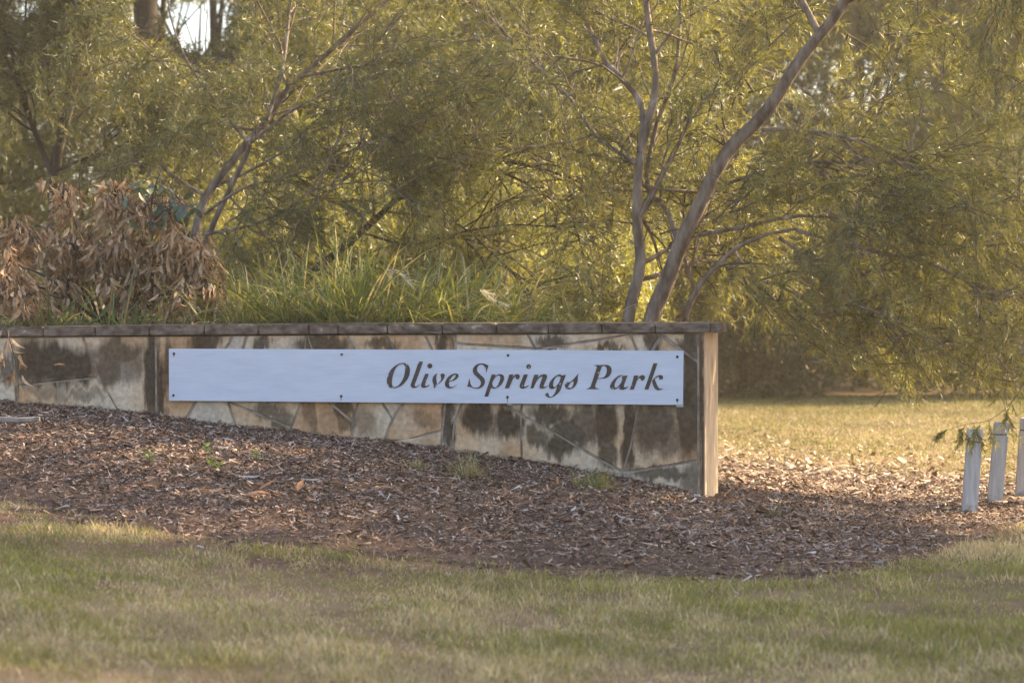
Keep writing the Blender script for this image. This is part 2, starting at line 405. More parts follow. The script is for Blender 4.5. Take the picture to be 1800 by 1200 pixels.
def inset(poly, dist):
    poly = [np.array(p, float) for p in poly]; n = len(poly)
    area = sum(poly[i][0] * poly[(i + 1) % n][1] - poly[(i + 1) % n][0] * poly[i][1] for i in range(n))
    s = 1 if area > 0 else -1
    out = []
    for i in range(n):
        p0, p1, p2 = poly[i - 1], poly[i], poly[(i + 1) % n]
        e1 = (p1 - p0) / max(np.linalg.norm(p1 - p0), 1e-6); e2 = (p2 - p1) / max(np.linalg.norm(p2 - p1), 1e-6)
        n1 = np.array([-e1[1], e1[0]]) * s; n2 = np.array([-e2[1], e2[0]]) * s
        k = 1 + float(n1 @ n2)
        out.append(p1 + (n1 + n2) / max(k, .45) * dist)
    return out
rs = random.Random(5)
for poly in STONES:
    poly = [(x, max(y, cap_bot(x))) for x, y in poly]
    o1 = inset(poly, 2.1); o2 = inset(poly, 3.1)
    pr = rs.uniform(-.002, .004)
    bm = bmesh.new()
    bk = [bm.verts.new(W(x, y, -.02)) for x, y in o1]; m1 = [bm.verts.new(W(x, y, pr - .005)) for x, y in o1]
    fr = [bm.verts.new(W(x, y, pr + rs.uniform(-.003, .003))) for x, y in o2]
    n = len(bk)
    for r0, r1 in ((bk, m1), (m1, fr)):
        for i in range(n): bm.faces.new((r0[i], r0[(i + 1) % n], r1[(i + 1) % n], r1[i]))
    bmesh.ops.triangulate(bm, faces=[bm.faces.new(fr)])
    obj_bm('stone', bm, M_stone, wall)
# cream rendered end of the wall, splayed, with an eased back corner
M_render = mat_noise('cream_render', (.56, .42, .29), (.80, .62, .44), 9, .9, .25, 90, (2, 2, .6), c3=(.70, .56, .42))
c0 = W(1239.5, 700, .001)[:2]; dE = 13.9
c1 = P(1259, 700, dE)[:2]; c2 = P(1262.5, 700, dE + .06)[:2]; c3 = P(1256, 700, dE + .15)[:2]
ci = W(1233, 700, -.02)[:2]; cj = np.array([c3[0] - .15, c3[1] - .02])
bm = prism('end', [ci, c0, c1, c2, c3, cj], -.3, [W(1240, 584)[2]] * 6, M_render, wall)
bmesh.ops.bevel(bm, geom=[e for e in bm.edges if abs(e.verts[0].co.z - e.verts[1].co.z) > .3], offset=.006, segments=2, affect='EDGES')
obj_bm('rendered_end', bm, M_render, wall)
# capstones
CAPS = [-112, -16, 78, 170, 265, 361, 457, 545, 596, 683, 779, 874, 965, 1059, 1153, 1250, 1267.5]
for i in range(len(CAPS) - 1):
    x0, x1 = CAPS[i], CAPS[i + 1]
    j0, j1 = rs.uniform(-.5, .5), rs.uniform(-.5, .5); off = .028 + rs.uniform(-.004, .004)
    g = .9 if i != len(CAPS) - 2 else .5
    bm = bmesh.new(); vs = []
    for (xx, jj) in ((x0 + g, j0), (x1 - g, j1)):
        t = W(xx, cap_top(xx) + jj * .5, 0)[2]; bt = W(xx, cap_bot(xx) - .6, 0)[2]; w2 = W(xx, 600)[:2]
        f2 = w2 + WN * off; k2 = w2 - WN * (THK + .03)
        vs.append([bm.verts.new((f2[0], f2[1], bt)), bm.verts.new((f2[0], f2[1], t)), bm.verts.new((k2[0], k2[1], t)), bm.verts.new((k2[0], k2[1], bt))])
    for k in range(4): bm.faces.new((vs[0][k], vs[0][(k + 1) % 4], vs[1][(k + 1) % 4], vs[1][k]))
    bm.faces.new(vs[0]); bm.faces.new(vs[1][::-1])
    bmesh.ops.bevel(bm, geom=bm.edges[:], offset=.005, segments=2, affect='EDGES')
    obj_bm('capstone', bm, M_cap, wall)

# ------------------------------------------------------------------ name board
def mat_board():
    m, n, l, b = new_mat('board_paint')
    g = N(n, 'ShaderNodeNewGeometry')
    t = N(n, 'ShaderNodeTexNoise'); t.inputs['Scale'].default_value = 4; t.inputs['Detail'].default_value = 8
    mp = N(n, 'ShaderNodeMapping'); mp.inputs['Scale'].default_value = (1, 1, 5); l.new(g.outputs['Position'], mp.inputs[0]); l.new(mp.outputs[0], t.inputs['Vector'])
    r = N(n, 'ShaderNodeValToRGB'); e = r.color_ramp.elements
    e[0].position = .3; e[0].color = (.52, .56, .65, 1); e[1].position = .7; e[1].color = (.59, .63, .72, 1)
    l.new(t.outputs['Fac'], r.inputs[0])
    t2 = N(n, 'ShaderNodeTexNoise'); t2.inputs['Scale'].default_value = 30; mp2 = N(n, 'ShaderNodeMapping'); mp2.inputs['Scale'].default_value = (.3, .3, 9)
    l.new(g.outputs['Position'], mp2.inputs[0]); l.new(mp2.outputs[0], t2.inputs['Vector'])
    mr = N(n, 'ShaderNodeMapRange'); mr.inputs[3].default_value = .86; mr.inputs[4].default_value = 1.10; l.new(t2.outputs['Fac'], mr.inputs[0])
    mm = N(n, 'ShaderNodeMix', data_type='RGBA', blend_type='MULTIPLY'); mm.inputs[0].default_value = 1
    l.new(r.outputs[0], mm.inputs[6]); l.new(mr.outputs[0], mm.inputs[7]); l.new(mm.outputs[2], b.inputs['Base Color'])
    b.inputs['Roughness'].default_value = .55; b.inputs['Specular IOR Level'].default_value = .3
    return m
M_board = mat_board()
def mat_vinyl():
    m, n, l, b = new_mat('worn_brown_vinyl')
    g = N(n, 'ShaderNodeNewGeometry')
    t = N(n, 'ShaderNodeTexNoise'); t.inputs['Scale'].default_value = 42; t.inputs['Detail'].default_value = 3
    l.new(g.outputs['Position'], t.inputs['Vector'])
    r = N(n, 'ShaderNodeValToRGB'); e = r.color_ramp.elements
    e[0].position = .655; e[0].color = (.048, .034, .028, 1); e[1].position = .70; e[1].color = (.45, .45, .47, 1)
    l.new(t.outputs['Fac'], r.inputs[0]); l.new(r.outputs[0], b.inputs['Base Color'])
    b.inputs['Roughness'].default_value = .6
    return m
M_vinyl = mat_vinyl()
BO = .045
board = empty('name_board', W(752, 707, BO), 'long white board lettered Olive Springs Park on the stone wall', 'sign')
bm = bmesh.new()
q4 = [(301, 612.5), (1203, 616), (1202, 711), (301, 703.5)]
bk = [bm.verts.new(W(x, y, BO - .014)) for x, y in q4]; fr = [bm.verts.new(W(x, y, BO)) for x, y in q4]
for i in range(4): bm.faces.new((bk[i], bk[(i + 1) % 4], fr[(i + 1) % 4], fr[i]))
bm.faces.new(fr); bm.faces.new(bk[::-1])
bmesh.ops.bevel(bm, geom=bm.edges[:], offset=.0015, segments=1, affect='EDGES')
obj_bm('panel', bm, M_board, board)
for (x0, x1, y) in ((893, 902, 708.6), (1190, 1202, 711.8)):
    bm = bmesh.new(); c = (W(x0, y, BO - .02) + W(x1, y + 2, BO - .02)) / 2
    bmesh.ops.create_cube(bm, size=1, matrix=Matrix.Translation(Vector(c)) @ Matrix.Diagonal((abs(x1 - x0) / 300, .012, .012, 1)))
    bmesh.ops.bevel(bm, geom=bm.edges[:], offset=.002, segments=1, affect='EDGES')
    obj_bm('fixing_bracket', bm, M_board, board)
SCREWS = [(310, 621), (604, 622.5), (895.5, 624), (1192, 626.5), (309, 694), (603, 695.5), (894.5, 697), (1192, 702)]
nv = Vector((WN[0], WN[1], 0)); rotw = nv.to_track_quat('Z', 'Y').to_matrix().to_4x4()
for x, y in SCREWS:
    bm = bmesh.new()
    bmesh.ops.create_cone(bm, cap_ends=True, segments=10, radius1=.0085, radius2=.006, depth=.006, matrix=Matrix.Translation(Vector(W(x, y, BO + .003))) @ rotw)
    obj_bm('screw', bm, M_screw, board)

M_rust = mat_noise('rust_drip', (.30, .12, .05), (.42, .22, .11), 60, .8, .1, 90)
for x, y, h in ((603, 697, 6), (894.5, 699, 8), (310, 623, 4), (1192, 704, 4)):
    bm = bmesh.new(); vs = [bm.verts.new(W(a, b, BO + .0012)) for a, b in ((x - 1.1, y), (x + 1.1, y), (x + .5, y + h), (x - .3, y + h))]; bm.faces.new(vs)
    obj_bm('rust_streak', bm, M_rust, board)
R1, R2, R3, R4 = (675, 620), (815, 620), (915, 620), (1025, 620)
def circ(x, y, r): return [(x + r * math.cos(k * math.pi / 5), y + r * math.sin(k * math.pi / 5)) for k in range(10)]
LETTERS = [
 ('O', R1, [[(440,205),(520,225),(575,300),(583,380),(560,490),(500,590),(420,670),(320,722),(210,738),(135,700),(100,610),(105,530),(150,400),(230,300),(330,232)],
            [(440,228),(470,252),(488,310),(480,400),(455,500),(405,600),(340,680),(270,712),(225,700),(205,630),(210,540),(235,430),(285,320),(350,250)]]),
 ('l', R1, [[(768,178,1),(858,178,1),(775,420),(692,640),(685,680),(702,697),(735,690),(790,652,1),(765,690),(715,722),(655,733),(610,715),(598,680),(606,640),(690,410)]]),
 ('i', R1, [[(905,435,1),(980,435,1),(935,560),(903,655),(905,685),(930,690),(1005,655,1),(975,690),(925,718),(870,732),(828,715),(818,680),(826,635),(870,520)], circ(1003,270,52)]),
 ('v', R1, [[(1165,430,1),(1120,440),(1080,490),(1060,545),(1062,600),(1080,665),(1088,735,1),(1110,725),(1160,665),(1230,610),(1290,545),(1318,480),(1305,438),(1275,428),(1240,436),(1226,465),(1240,510),(1240,560),(1205,610),(1155,662,1),(1148,620),(1138,540),(1140,480)]]),
 ('e', R1, [[(1580,652,1),(1530,700),(1460,737),(1390,738),(1335,700),(1320,640),(1340,570),(1400,490),(1480,440),(1560,428),(1600,450),(1605,490),(1570,540),(1500,582),(1415,600),(1405,650),(1420,700),(1460,712),(1520,695)],
            [(1540,455),(1545,485),(1510,535),(1445,580),(1428,572),(1450,520),(1500,465)]]),
 ('S', R2, [[(555,262,1),(510,405,1),(495,330),(460,265),(405,240),(345,265),(315,330),(325,390),(380,450),(440,505),(475,560),(475,630),(435,700),(370,740),(290,747),(210,725),(160,708),(112,705,1),(155,530,1),(165,590),(180,650),(220,705),(290,725),(350,710),(390,660),(395,610),(370,560),(310,500),(250,440),(228,380),(235,320),(280,260),(340,225),(410,215),(480,225)]]),
 ('p', R2, [[(625,448,1),(705,448,1),(690,490,1),(740,455),(800,440),(860,460),(885,520),(868,590),(820,665),(755,720),(690,745),(640,742),(610,722,1),(550,912,1),(470,912,1),(540,700),(600,520)],
            [(770,470),(800,490),(805,530),(785,600),(745,680),(700,720),(655,700),(636,640),(650,590),(690,520),(730,480)]]),
 ('r', R2, [[(995,448,1),(1080,448,1),(1060,505,1),(1100,465),(1150,440),(1195,450),(1213,490),(1195,540),(1165,552),(1135,535),(1125,505),(1112,500),(1075,535),(1040,610),(985,740,1),(900,740,1),(950,590)]]),
 ('i', R2, [[(1300,448,1),(1385,448,1),(1345,560),(1305,670),(1305,700),(1330,705),(1408,670,1),(1370,712),(1300,745),(1245,745),(1213,710),(1218,660),(1260,550)], circ(1402,283,50)]),
 ('n', R3, [[(320,452,1),(405,452,1),(385,520,1),(440,470),(500,445),(555,445),(585,480),(580,530),(545,610),(513,690),(525,710),(600,685,1),(560,725),(500,748),(450,745),(428,715),(440,650),(480,540),(490,505),(470,490),(430,515),(375,580),(340,650),(300,742,1),(240,742,1),(275,590)]]),
 ('g', R3, [[(980,452,1),(955,530),(905,670),(870,770),(810,850),(730,910),(650,932),(585,918),(553,885),(560,850),(595,835),(622,855),(630,900),(680,912),(720,880),(770,800),(800,690,1),(745,735),(680,755),(640,735),(625,690),(640,620),(700,540),(780,470),(850,445),(905,465)],
            [(860,490),(870,530),(840,610),(790,680),(745,712),(720,700),(715,640),(735,560),(790,490)]]),
 ('s', R3, [[(1252,428,1),(1232,500),(1228,590),(1190,680),(1120,740),(1050,760),(990,742),(962,690),(970,630),(1010,605),(1055,612),(1120,570),(1185,500)],
            [(1140,590),(1145,640),(1115,705),(1075,732),(1042,725),(1035,695),(1062,650),(1080,625)]]),
 ('P', R4, [[(245,252,1),(480,245),(560,255),(612,300),(625,370),(605,440),(550,500),(470,532),(330,542,1),(275,700),(300,730),(378,755,1),(90,755,1),(165,720),(190,680),(315,290),(300,272)],
            [(420,275,1),(480,275),(515,305),(525,370),(505,450),(450,510),(335,528,1)]]),
 ('a', R4, [[(960,468,1),(885,680),(890,715),(930,715),(985,690,1),(940,740),(860,770),(800,760),(785,735),(805,690,1),(750,735),(680,768),(620,755),(592,710),(610,640),(680,545),(770,475),(840,458),(870,475,1)],
            [(835,500),(850,530),(830,610),(770,690),(710,730),(690,700),(692,640),(730,560),(790,500)]]),
 ('r', R4, [[(1095,468,1),(1190,468,1),(1165,535,1),(1210,490),(1270,458),(1318,480),(1322,530),(1285,578),(1245,570),(1228,530),(1200,530),(1150,600),(1090,765,1),(1005,765,1),(1060,610)]]),
 ('k', R4, [[(1505,212,1),(1590,212,1),(1400,765,1),(1315,765,1)],
            [(1480,572,1),(1560,490),(1640,460),(1695,475),(1705,510),(1700,550,1),(1620,555,1),(1625,520),(1605,500),(1550,525),(1530,545,1),(1560,620),(1600,710),(1640,745),(1715,738,1),(1660,770),(1590,777),(1530,740),(1495,670),(1480,610)]]),
]
def contour(pts, seg=4):
    n = len(pts); out = []
    for i in range(n):
        p0, p1, p2, p3 = pts[i - 1], pts[i], pts[(i + 1) % n], pts[(i + 2) % n]
        a1 = np.array(p1[:2], float); a2 = np.array(p2[:2], float)
        m1 = (a2 - np.array(p0[:2])) * .5; m2 = (np.array(p3[:2]) - a1) * .5
        L = np.linalg.norm(a2 - a1)
        if len(p1) > 2: m1 = (a2 - a1) * .6
        if len(p2) > 2: m2 = (a2 - a1) * .6
        m1 = m1 * min(1, 1.3 * L / (np.linalg.norm(m1) + 1e-6)); m2 = m2 * min(1, 1.3 * L / (np.linalg.norm(m2) + 1e-6))
        for k in range(seg):
            t = k / seg
            out.append((2*t**3-3*t**2+1)*a1 + (t**3-2*t**2+t)*m1 + (-2*t**3+3*t**2)*a2 + (t**3-t**2)*m2)
    return out
for ch, (ox, oy), conts in LETTERS:
    cu = bpy.data.curves.new('letter', 'CURVE'); cu.dimensions = '2D'; cu.fill_mode = 'BOTH'; cu.extrude = .0012
    for ct in conts:
        pp = contour(ct); sp = cu.splines.new('POLY'); sp.points.add(len(pp) - 1); sp.use_cyclic_u = True
        for k, p in enumerate(pp): sp.points[k].co = (p[0] / 1200, -p[1] / 1200, 0, 1)
    tmp = bpy.data.objects.new('tmp', cu); COL.objects.link(tmp)
    dg = bpy.context.evaluated_depsgraph_get()
    me = bpy.data.meshes.new_from_object(tmp.evaluated_get(dg)); bpy.data.objects.remove(tmp)
    for vv in me.vertices:
        x, y, z = vv.co
        vv.co = Vector(W(ox + x * 100, oy - y * 100, BO + .0016 + z))
    me.name = 'letter'; me.materials.clear(); me.materials.append(M_vinyl)
    o = bpy.data.objects.new('letter', me); link(o); put(o, board); o['label'] = 'dark brown italic letter ' + ch

# ------------------------------------------------------------------ bollards
def mat_white():
    m = mat_noise('bollard_paint', (.38, .38, .39), (.54, .54, .54), 16, .65, .35, 90, (3, 3, .25), .3)
    n, l = m.node_tree.nodes, m.node_tree.links; b = n['Principled BSDF']; src = b.inputs['Base Color'].links[0].from_socket
    g = N(n, 'ShaderNodeNewGeometry'); t = N(n, 'ShaderNodeTexNoise'); t.inputs['Scale'].default_value = 28; t.inputs['Detail'].default_value = 5; l.new(g.outputs['Position'], t.inputs['Vector'])
    sx = N(n, 'ShaderNodeSeparateXYZ'); l.new(g.outputs['Position'], sx.inputs[0])
    ad = N(n, 'ShaderNodeMath', operation='MULTIPLY_ADD'); ad.inputs[1].default_value = -.22; l.new(t.outputs['Fac'], ad.inputs[0]); l.new(sx.outputs['Z'], ad.inputs[2])
    mr = N(n, 'ShaderNodeMapRange'); mr.inputs[1].default_value = -.20; mr.inputs[2].default_value = -.28; mr.inputs[4].default_value = .85; l.new(ad.outputs[0], mr.inputs[0])
    ch = N(n, 'ShaderNodeMapRange'); ch.inputs[1].default_value = .69; ch.inputs[2].default_value = .72; ch.inputs[4].default_value = .8; l.new(t.outputs['Fac'], ch.inputs[0])
    mx = N(n, 'ShaderNodeMath', operation='MAXIMUM'); l.new(mr.outputs[0], mx.inputs[0]); l.new(ch.outputs[0], mx.inputs[1])
    mi = N(n, 'ShaderNodeMix', data_type='RGBA'); mi.inputs[7].default_value = (.16, .115, .08, 1); l.new(mx.outputs[0], mi.inputs[0]); l.new(src, mi.inputs[6]); l.new(mi.outputs[2], b.inputs['Base Color'])
    return m
M_white = mat_white(); M_groove = mat_noise('bollard_groove', (.10, .085, .07), (.2, .17, .15), 30, .9, .1, 60)
bspec = [((1703.5, 904), (1714, 753), 'white square timber bollard nearest the wall, a leafy twig across its top', .5),
         ((1748.5, 887), (1760.5, 741), 'white square timber bollard standing between the other two bollards', .5),
         ((1797, 876), (1806, 734), 'white square timber bollard cut off by the right edge of the photo', .5)]
for (bxp, byp), (txp, typ), lab, rz in bspec:
    d = (CZ + .15) * F / (byp - HZ)
    base = P(bxp, byp, d); base[2] = float(gz(base[0], base[1]))
    top = P(txp, typ, d); H = top[2] - base[2]
    root = empty('bollard', base, lab, 'bollard', 'row of white bollards by the mulch bed')
    lean = Vector(((top[0] - base[0]) / H, 0, 1))
    ang = math.radians(-9); hw = .047
    def ring(bm, z, s):
        out = []
        for k in range(4):
            a_ = ang + math.pi / 4 + k * math.pi / 2
            out.append(bm.verts.new(Vector(base) + lean * z + Vector((math.cos(a_), math.sin(a_), 0)) * (hw * s * math.sqrt(2))))
        return out
    def stack(name, zs, mat):
        bm = bmesh.new(); rr = [ring(bm, z, s) for z, s in zs]
        for r0, r1 in zip(rr, rr[1:]):
            for k in range(4): bm.faces.new((r0[k], r0[(k + 1) % 4], r1[(k + 1) % 4], r1[k]))
        bm.faces.new(rr[0][::-1]); bm.faces.new(rr[-1])
        bmesh.ops.bevel(bm, geom=[e for e in bm.edges], offset=.0035, segments=2, affect='EDGES')
        return obj_bm(name, bm, mat, root)
    g0 = H - .085
    stack('shaft', [(-.25, 1), (g0, 1)], M_white); stack('groove', [(g0 - .004, .86), (g0 + .014, .86)], M_groove)
    stack('post_top', [(g0 + .010, 1), (H - .012, 1), (H, .86)], M_white)

# ------------------------------------------------------------------ trees
def unit(rng, n): return nrm(rng.normal(size=(n, 3)))

def sprays_mesh(rng, o, a, K, L, ll, lw, pal, ang=(25, 60)):
    """feathery sprays: o (N,3) origin, a (N,3) axis; K narrow leaves each; returns verts, quads, colours"""
    n = len(o); a = nrm(a)
    b = nrm(np.cross(a, unit(rng, n))); c = np.cross(a, b)
    Ls = L * rng.uniform(.6, 1.2, (n, 1))
    t = (np.arange(K) + .3) / K
    t = np.clip(t[None, :] + rng.normal(0, .03, (n, K)), 0, 1.1)
    ph = rng.uniform(0, 2 * np.pi, (n, K)); th = np.radians(rng.uniform(*ang, (n, K)))
    sag = np.zeros((n, K, 3)); sag[..., 2] = -.12 * (Ls * t) * t
    org = o[:, None] + a[:, None] * (Ls * t)[..., None] + sag
    rad = b[:, None] * np.cos(ph)[..., None] + c[:, None] * np.sin(ph)[..., None]
    d = nrm(a[:, None] * np.cos(th)[..., None] + rad * np.sin(th)[..., None] + np.array([0, 0, -.1]))
    wv = nrm(np.cross(d, unit(rng, n * K).reshape(n, K, 3)))
    l_ = (ll * rng.uniform(.6, 1.25, (n, K)))[..., None]; w_ = (lw * rng.uniform(.7, 1.2, (n, K)))[..., None]
    V = np.stack([org + wv * w_ * .6, org + d * l_, org - wv * w_ * .6], 2).reshape(-1, 3)
    Q = np.arange(len(V)).reshape(-1, 3)
    pal = np.array(pal); pi = rng.integers(0, len(pal), n)
    cc = pal[pi][:, None] * rng.uniform(.75, 1.25, (n, 1, 1)) * rng.uniform(.8, 1.2, (n, K, 1))
    return V, Q, np.repeat(cc.reshape(-1, 3), 3, axis=0)

def grow(rng, paths, radii, nb, lb, tr=(.25, 1.), bias=(0, 0, .1), follow=.55, wig=.16, droop=.06, steps=8, rmin=.003, rk=.45):
    """side branches off paths"""
    out, rad = [], []
    for p, r in zip(paths, radii):
        n = nb if np.isscalar(nb) else rng.integers(nb[0], nb[1] + 1)
        T = nrm(np.gradient(p, axis=0))
        for _ in range(n):
            u = rng.uniform(*tr) * (len(p) - 1); i = min(int(u), len(p) - 2); f = u - i
            q = p[i] * (1 - f) + p[i + 1] * f
            d = nrm(T[i] * follow + nrm(rng.normal(size=3)) * .75 + np.array(bias))
            L = lb * rng.uniform(.55, 1.15) * (1.1 - .45 * u / len(p)); st = L / steps
            pts = [q]
            for s in range(steps):
                d = nrm(d + rng.normal(0, wig, 3) + np.array([0, 0, -droop * s / steps * 2]))
                pts.append(pts[-1] + d * st)
            out.append(np.array(pts)); r0 = max(min(r[i] * rk, .02 * lb + .004), rmin)
            rad.append(np.linspace(r0, rmin * .6, steps + 1))
    return out, rad

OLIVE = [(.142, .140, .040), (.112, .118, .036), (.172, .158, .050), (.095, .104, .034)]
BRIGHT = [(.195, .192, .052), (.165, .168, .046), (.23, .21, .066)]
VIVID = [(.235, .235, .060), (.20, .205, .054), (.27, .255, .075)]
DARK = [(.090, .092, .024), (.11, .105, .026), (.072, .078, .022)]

def tree(name, label, cat, base, trunks, limbs, seed, nb=12, lb=1.5, nt=9, lt=.5, nsp=8, K=18, L=.2, ll=.06, lw=.005, pal=OLIVE,
         bark=None, bias=(0, 0, .1), droop=.06, tdroop=.2, keep=None, group=None, spray_bias=(0, 0, -.1), twigmat=None, tr=(.25, 1.), btr=(.2, 1.)):
    rng = np.random.default_rng(seed)
    root = empty(name, base, label, cat, group)
    bark = bark or M_bark
    allp, allr = [], []
    for nm, lst in (('trunk', trunks), ('limb', limbs)):
        for pts, r0, r1 in lst:
            p = smooth_path([P(*t) if len(t) == 3 else np.array(t[:3]) for t in pts], 26)
            p = p + np.stack([vnoise(np.arange(26) * .7, np.full(26, 3.1 + k + seed), 7 + k) - .5 for k in range(3)], -1) * r0 * .5 * np.linspace(0, 1, 26)[:, None]
            r = np.linspace(r0, r1, 26) * (1 + .14 * (vnoise(np.arange(26) * .9, np.full(26, seed * 1.7), 2) - .5))
            V, Q = tubes([p], [r], 10)
            obj_np(nm, V, Q, bark, root, smooth=True)
            allp.append(p); allr.append(r)
    b1, r1_ = grow(rng, allp, allr, nb, lb, btr, bias, .55, .13, droop, 9, .0065)
    b2, r2_ = grow(rng, b1, r1_, nt, lt, tr, (0, 0, 0), .7, .16, tdroop, 6, .0034, .55)
    if keep is not None:
        ok = keep(np.array([p.mean(0) for p in b2])) & keep(np.array([p[-1] for p in b2]))
        kk = [i for i in range(len(b2)) if ok[i]]
        b2 = [b2[i] for i in kk]; r2_ = [r2_[i] for i in kk]
        ok = keep(np.vstack(b1)).reshape(len(b1), -1).all(1); kk = [i for i in range(len(b1)) if ok[i]]
        b1 = [b1[i] for i in kk]; r1_ = [r1_[i] for i in kk]
    if b1:
        V, Q = tubes(b1, r1_, 5); obj_np('branches', V, Q, twigmat or bark, root, smooth=True)['kind'] = 'stuff'
        V, Q = tubes(b2, r2_, 3); obj_np('twigs', V, Q, twigmat or M_twig, root)['kind'] = 'stuff'
    bp = np.array(b2)                                   # (n,7,3)
    T = nrm(np.gradient(bp, axis=1))
    u = rng.uniform(.15, 1., (len(bp), nsp)) * 6; i = np.minimum(u.astype(int), 5); f = (u - i)[..., None]
    ar = np.arange(len(bp))[:, None]
    o = bp[ar, i] * (1 - f) + bp[ar, i + 1] * f
    a = T[ar, i] * .9 + unit(rng, len(bp) * nsp).reshape(len(bp), nsp, 3) * .6 + np.array(spray_bias)
    o = o.reshape(-1, 3); a = a.reshape(-1, 3)
    if keep is not None:
        m = keep(o) & keep(o + nrm(a) * L); o = o[m]; a = a[m]
    V, Q, C = sprays_mesh(rng, o, a, K, L, ll, lw, pal)
    obj_np('crown', V, Q, M_leaf, root, C)['kind'] = 'stuff'
    return root

TRUNK_LINES = []
def front_clear(o, lines, dref, rad, prob, rng=np.random.default_rng(77)):
    """True where a spray does not hide one of the drawn trunks"""
    q_ = to_px(o); ok = np.ones(len(o), bool)
    for ln in lines:
        pts = smooth_path(np.array([(a_, b_, 0.) for a_, b_ in ln]), 40)[:, :2]
        dd = np.linalg.norm(q_[:, None] - pts[None], axis=2).min(1)
        hide = (dd < rad) & (o[:, 1] < dref) & (rng.random(len(o)) < prob)
        ok &= ~hide
    return ok
def sky_gap(o):
    q_ = to_px(o)
    g1 = ((q_[:, 0] - 355) / 85) ** 2 + ((q_[:, 1] - 40) / 85) ** 2; g2 = ((q_[:, 0] - 262) / 40) ** 2 + ((q_[:, 1] - 20) / 75) ** 2; g3 = ((q_[:, 0] - 40) / 36) ** 2 + ((q_[:, 1] - 18) / 30) ** 2
    n_ = vnoise(q_[:, 0] / 16, q_[:, 1] / 16, 81) * 1.3
    return (g1 > n_) & (g2 > n_) & (g3 > n_)
def wall_clear(o):
    """no foliage in front of or inside the wall"""
    q_ = to_px(o)
    low = 640 + 75 * sstep(1420, 1620, q_[:, 0]) + 70 * (vnoise(q_[:, 0] / 38, q_[:, 1] * 0 + 2.5, 72) - .5)
    return ~((o[:, 1] < 14.6) & (q_[:, 1] > 555) & (q_[:, 0] < 1262)) & (o[:, 1] > 13.2) & ~((o[:, 1] < 17) & (q_[:, 0] > 1240) & (q_[:, 1] > low))

LA = [(1100, 600), (1107, 545), (1126, 465), (1121, 400), (1122, 330), (1130, 250), (1152, 160), (1148, 90), (1135, 0)]
LB = [(1138, 600), (1150, 545), (1175, 490), (1200, 420), (1228, 365), (1265, 290), (1310, 235), (1355, 185), (1395, 120), (1440, 60), (1490, 0)]
MAINL = [LA, LB, [(1127, 185), (1085, 130), (1060, 100), (1015, 0)], [(1205, 560), (1230, 500), (1300, 430), (1400, 400)]]
main_keep = lambda o: wall_clear(o) & front_clear(o, MAINL, 15.35, 26, .9)
d0 = 15.3
def Z(lst, d, d1=None):
    d1 = d if d1 is None else d1
    return [(x, y, d + (d1 - d) * i / (len(lst) - 1)) for i, (x, y) in enumerate(lst)]
bz0 = P(1140, 640, 15.3)
tree('wattle_tree', 'leaning multi-stemmed wattle tree rising behind the right end of the wall', 'tree', (bz0[0], bz0[1], float(gz(bz0[0], bz0[1]))),
     [(Z([(1092, 690)] + LA + [(1120, -120)], 15.3, 15.5), .048, .018), (Z([(1122, 690)] + LB + [(1545, -80), (1590, -190)], 15.4, 15.0), .062, .03),
      (Z([(1165, 690), (1190, 600), (1205, 555), (1222, 515), (1262, 466), (1300, 432), (1350, 412), (1400, 402)], 15.5, 15.0), .027, .009)],
     [(Z([(1127, 270), (1127, 185), (1085, 130), (1060, 100), (1015, 0), (980, -90)], 15.4, 15.9), .024, .012),
      (Z([(1118, 288), (1050, 240), (1000, 170), (975, 150), (920, 90), (860, 30)], 15.4, 16.2), .016, .006),
      (Z([(1196, 440), (1172, 370), (1138, 325), (1152, 230), (1188, 120), (1196, 0), (1200, -110)], 15.4, 15.8), .02, .010),
      (Z([(1222, 512), (1206, 462), (1196, 430)], 15.5, 15.45), .014, .012),
      (Z([(1222, 415), (1290, 402), (1370, 385), (1440, 380), (1540, 395), (1640, 430)], 15.3, 14.6), .015, .006),
      (Z([(1280, 322), (1350, 300), (1430, 285), (1520, 290), (1600, 330)], 15.3, 14.9), .014, .005),
      (Z([(1340, 228), (1400, 228), (1480, 240), (1560, 265), (1650, 330)], 15.2, 14.8), .016, .006),
      (Z([(1370, 418), (1430, 460), (1500, 520), (1560, 590), (1605, 640)], 15.1, 14.5), .012, .005),
      (Z([(1400, 405), (1530, 440), (1640, 465), (1720, 510), (1780, 565)], 15.0, 14.2), .014, .006),
      (Z([(1290, 440), (1330, 490), (1390, 505), (1450, 560)], 15.2, 14.8), .009, .004),
      (Z([(1490, 0), (1560, -40), (1660, -60), (1760, -20), (1850, 40)], 15.0, 14.4), .03, .012),
      (Z([(1440, 60), (1380, -60), (1330, -200), (1290, -320)], 15.1, 15.6), .026, .010),
      (Z([(1135, 0), (1090, -120), (1000, -220), (900, -280)], 15.5, 15.6), .018, .008),
      (Z([(1590, -190), (1680, -280), (1790, -330), (1900, -330)], 15.0, 14.4), .028, .010)],
     11, nb=12, lb=1.4, nt=9, lt=.55, nsp=7, K=18, L=.2, ll=.058, lw=.0052, pal=BRIGHT + OLIVE[:3], keep=main_keep, bias=(.2, 0, .0), droop=.04, tdroop=.1, spray_bias=(.1, 0, -.05))

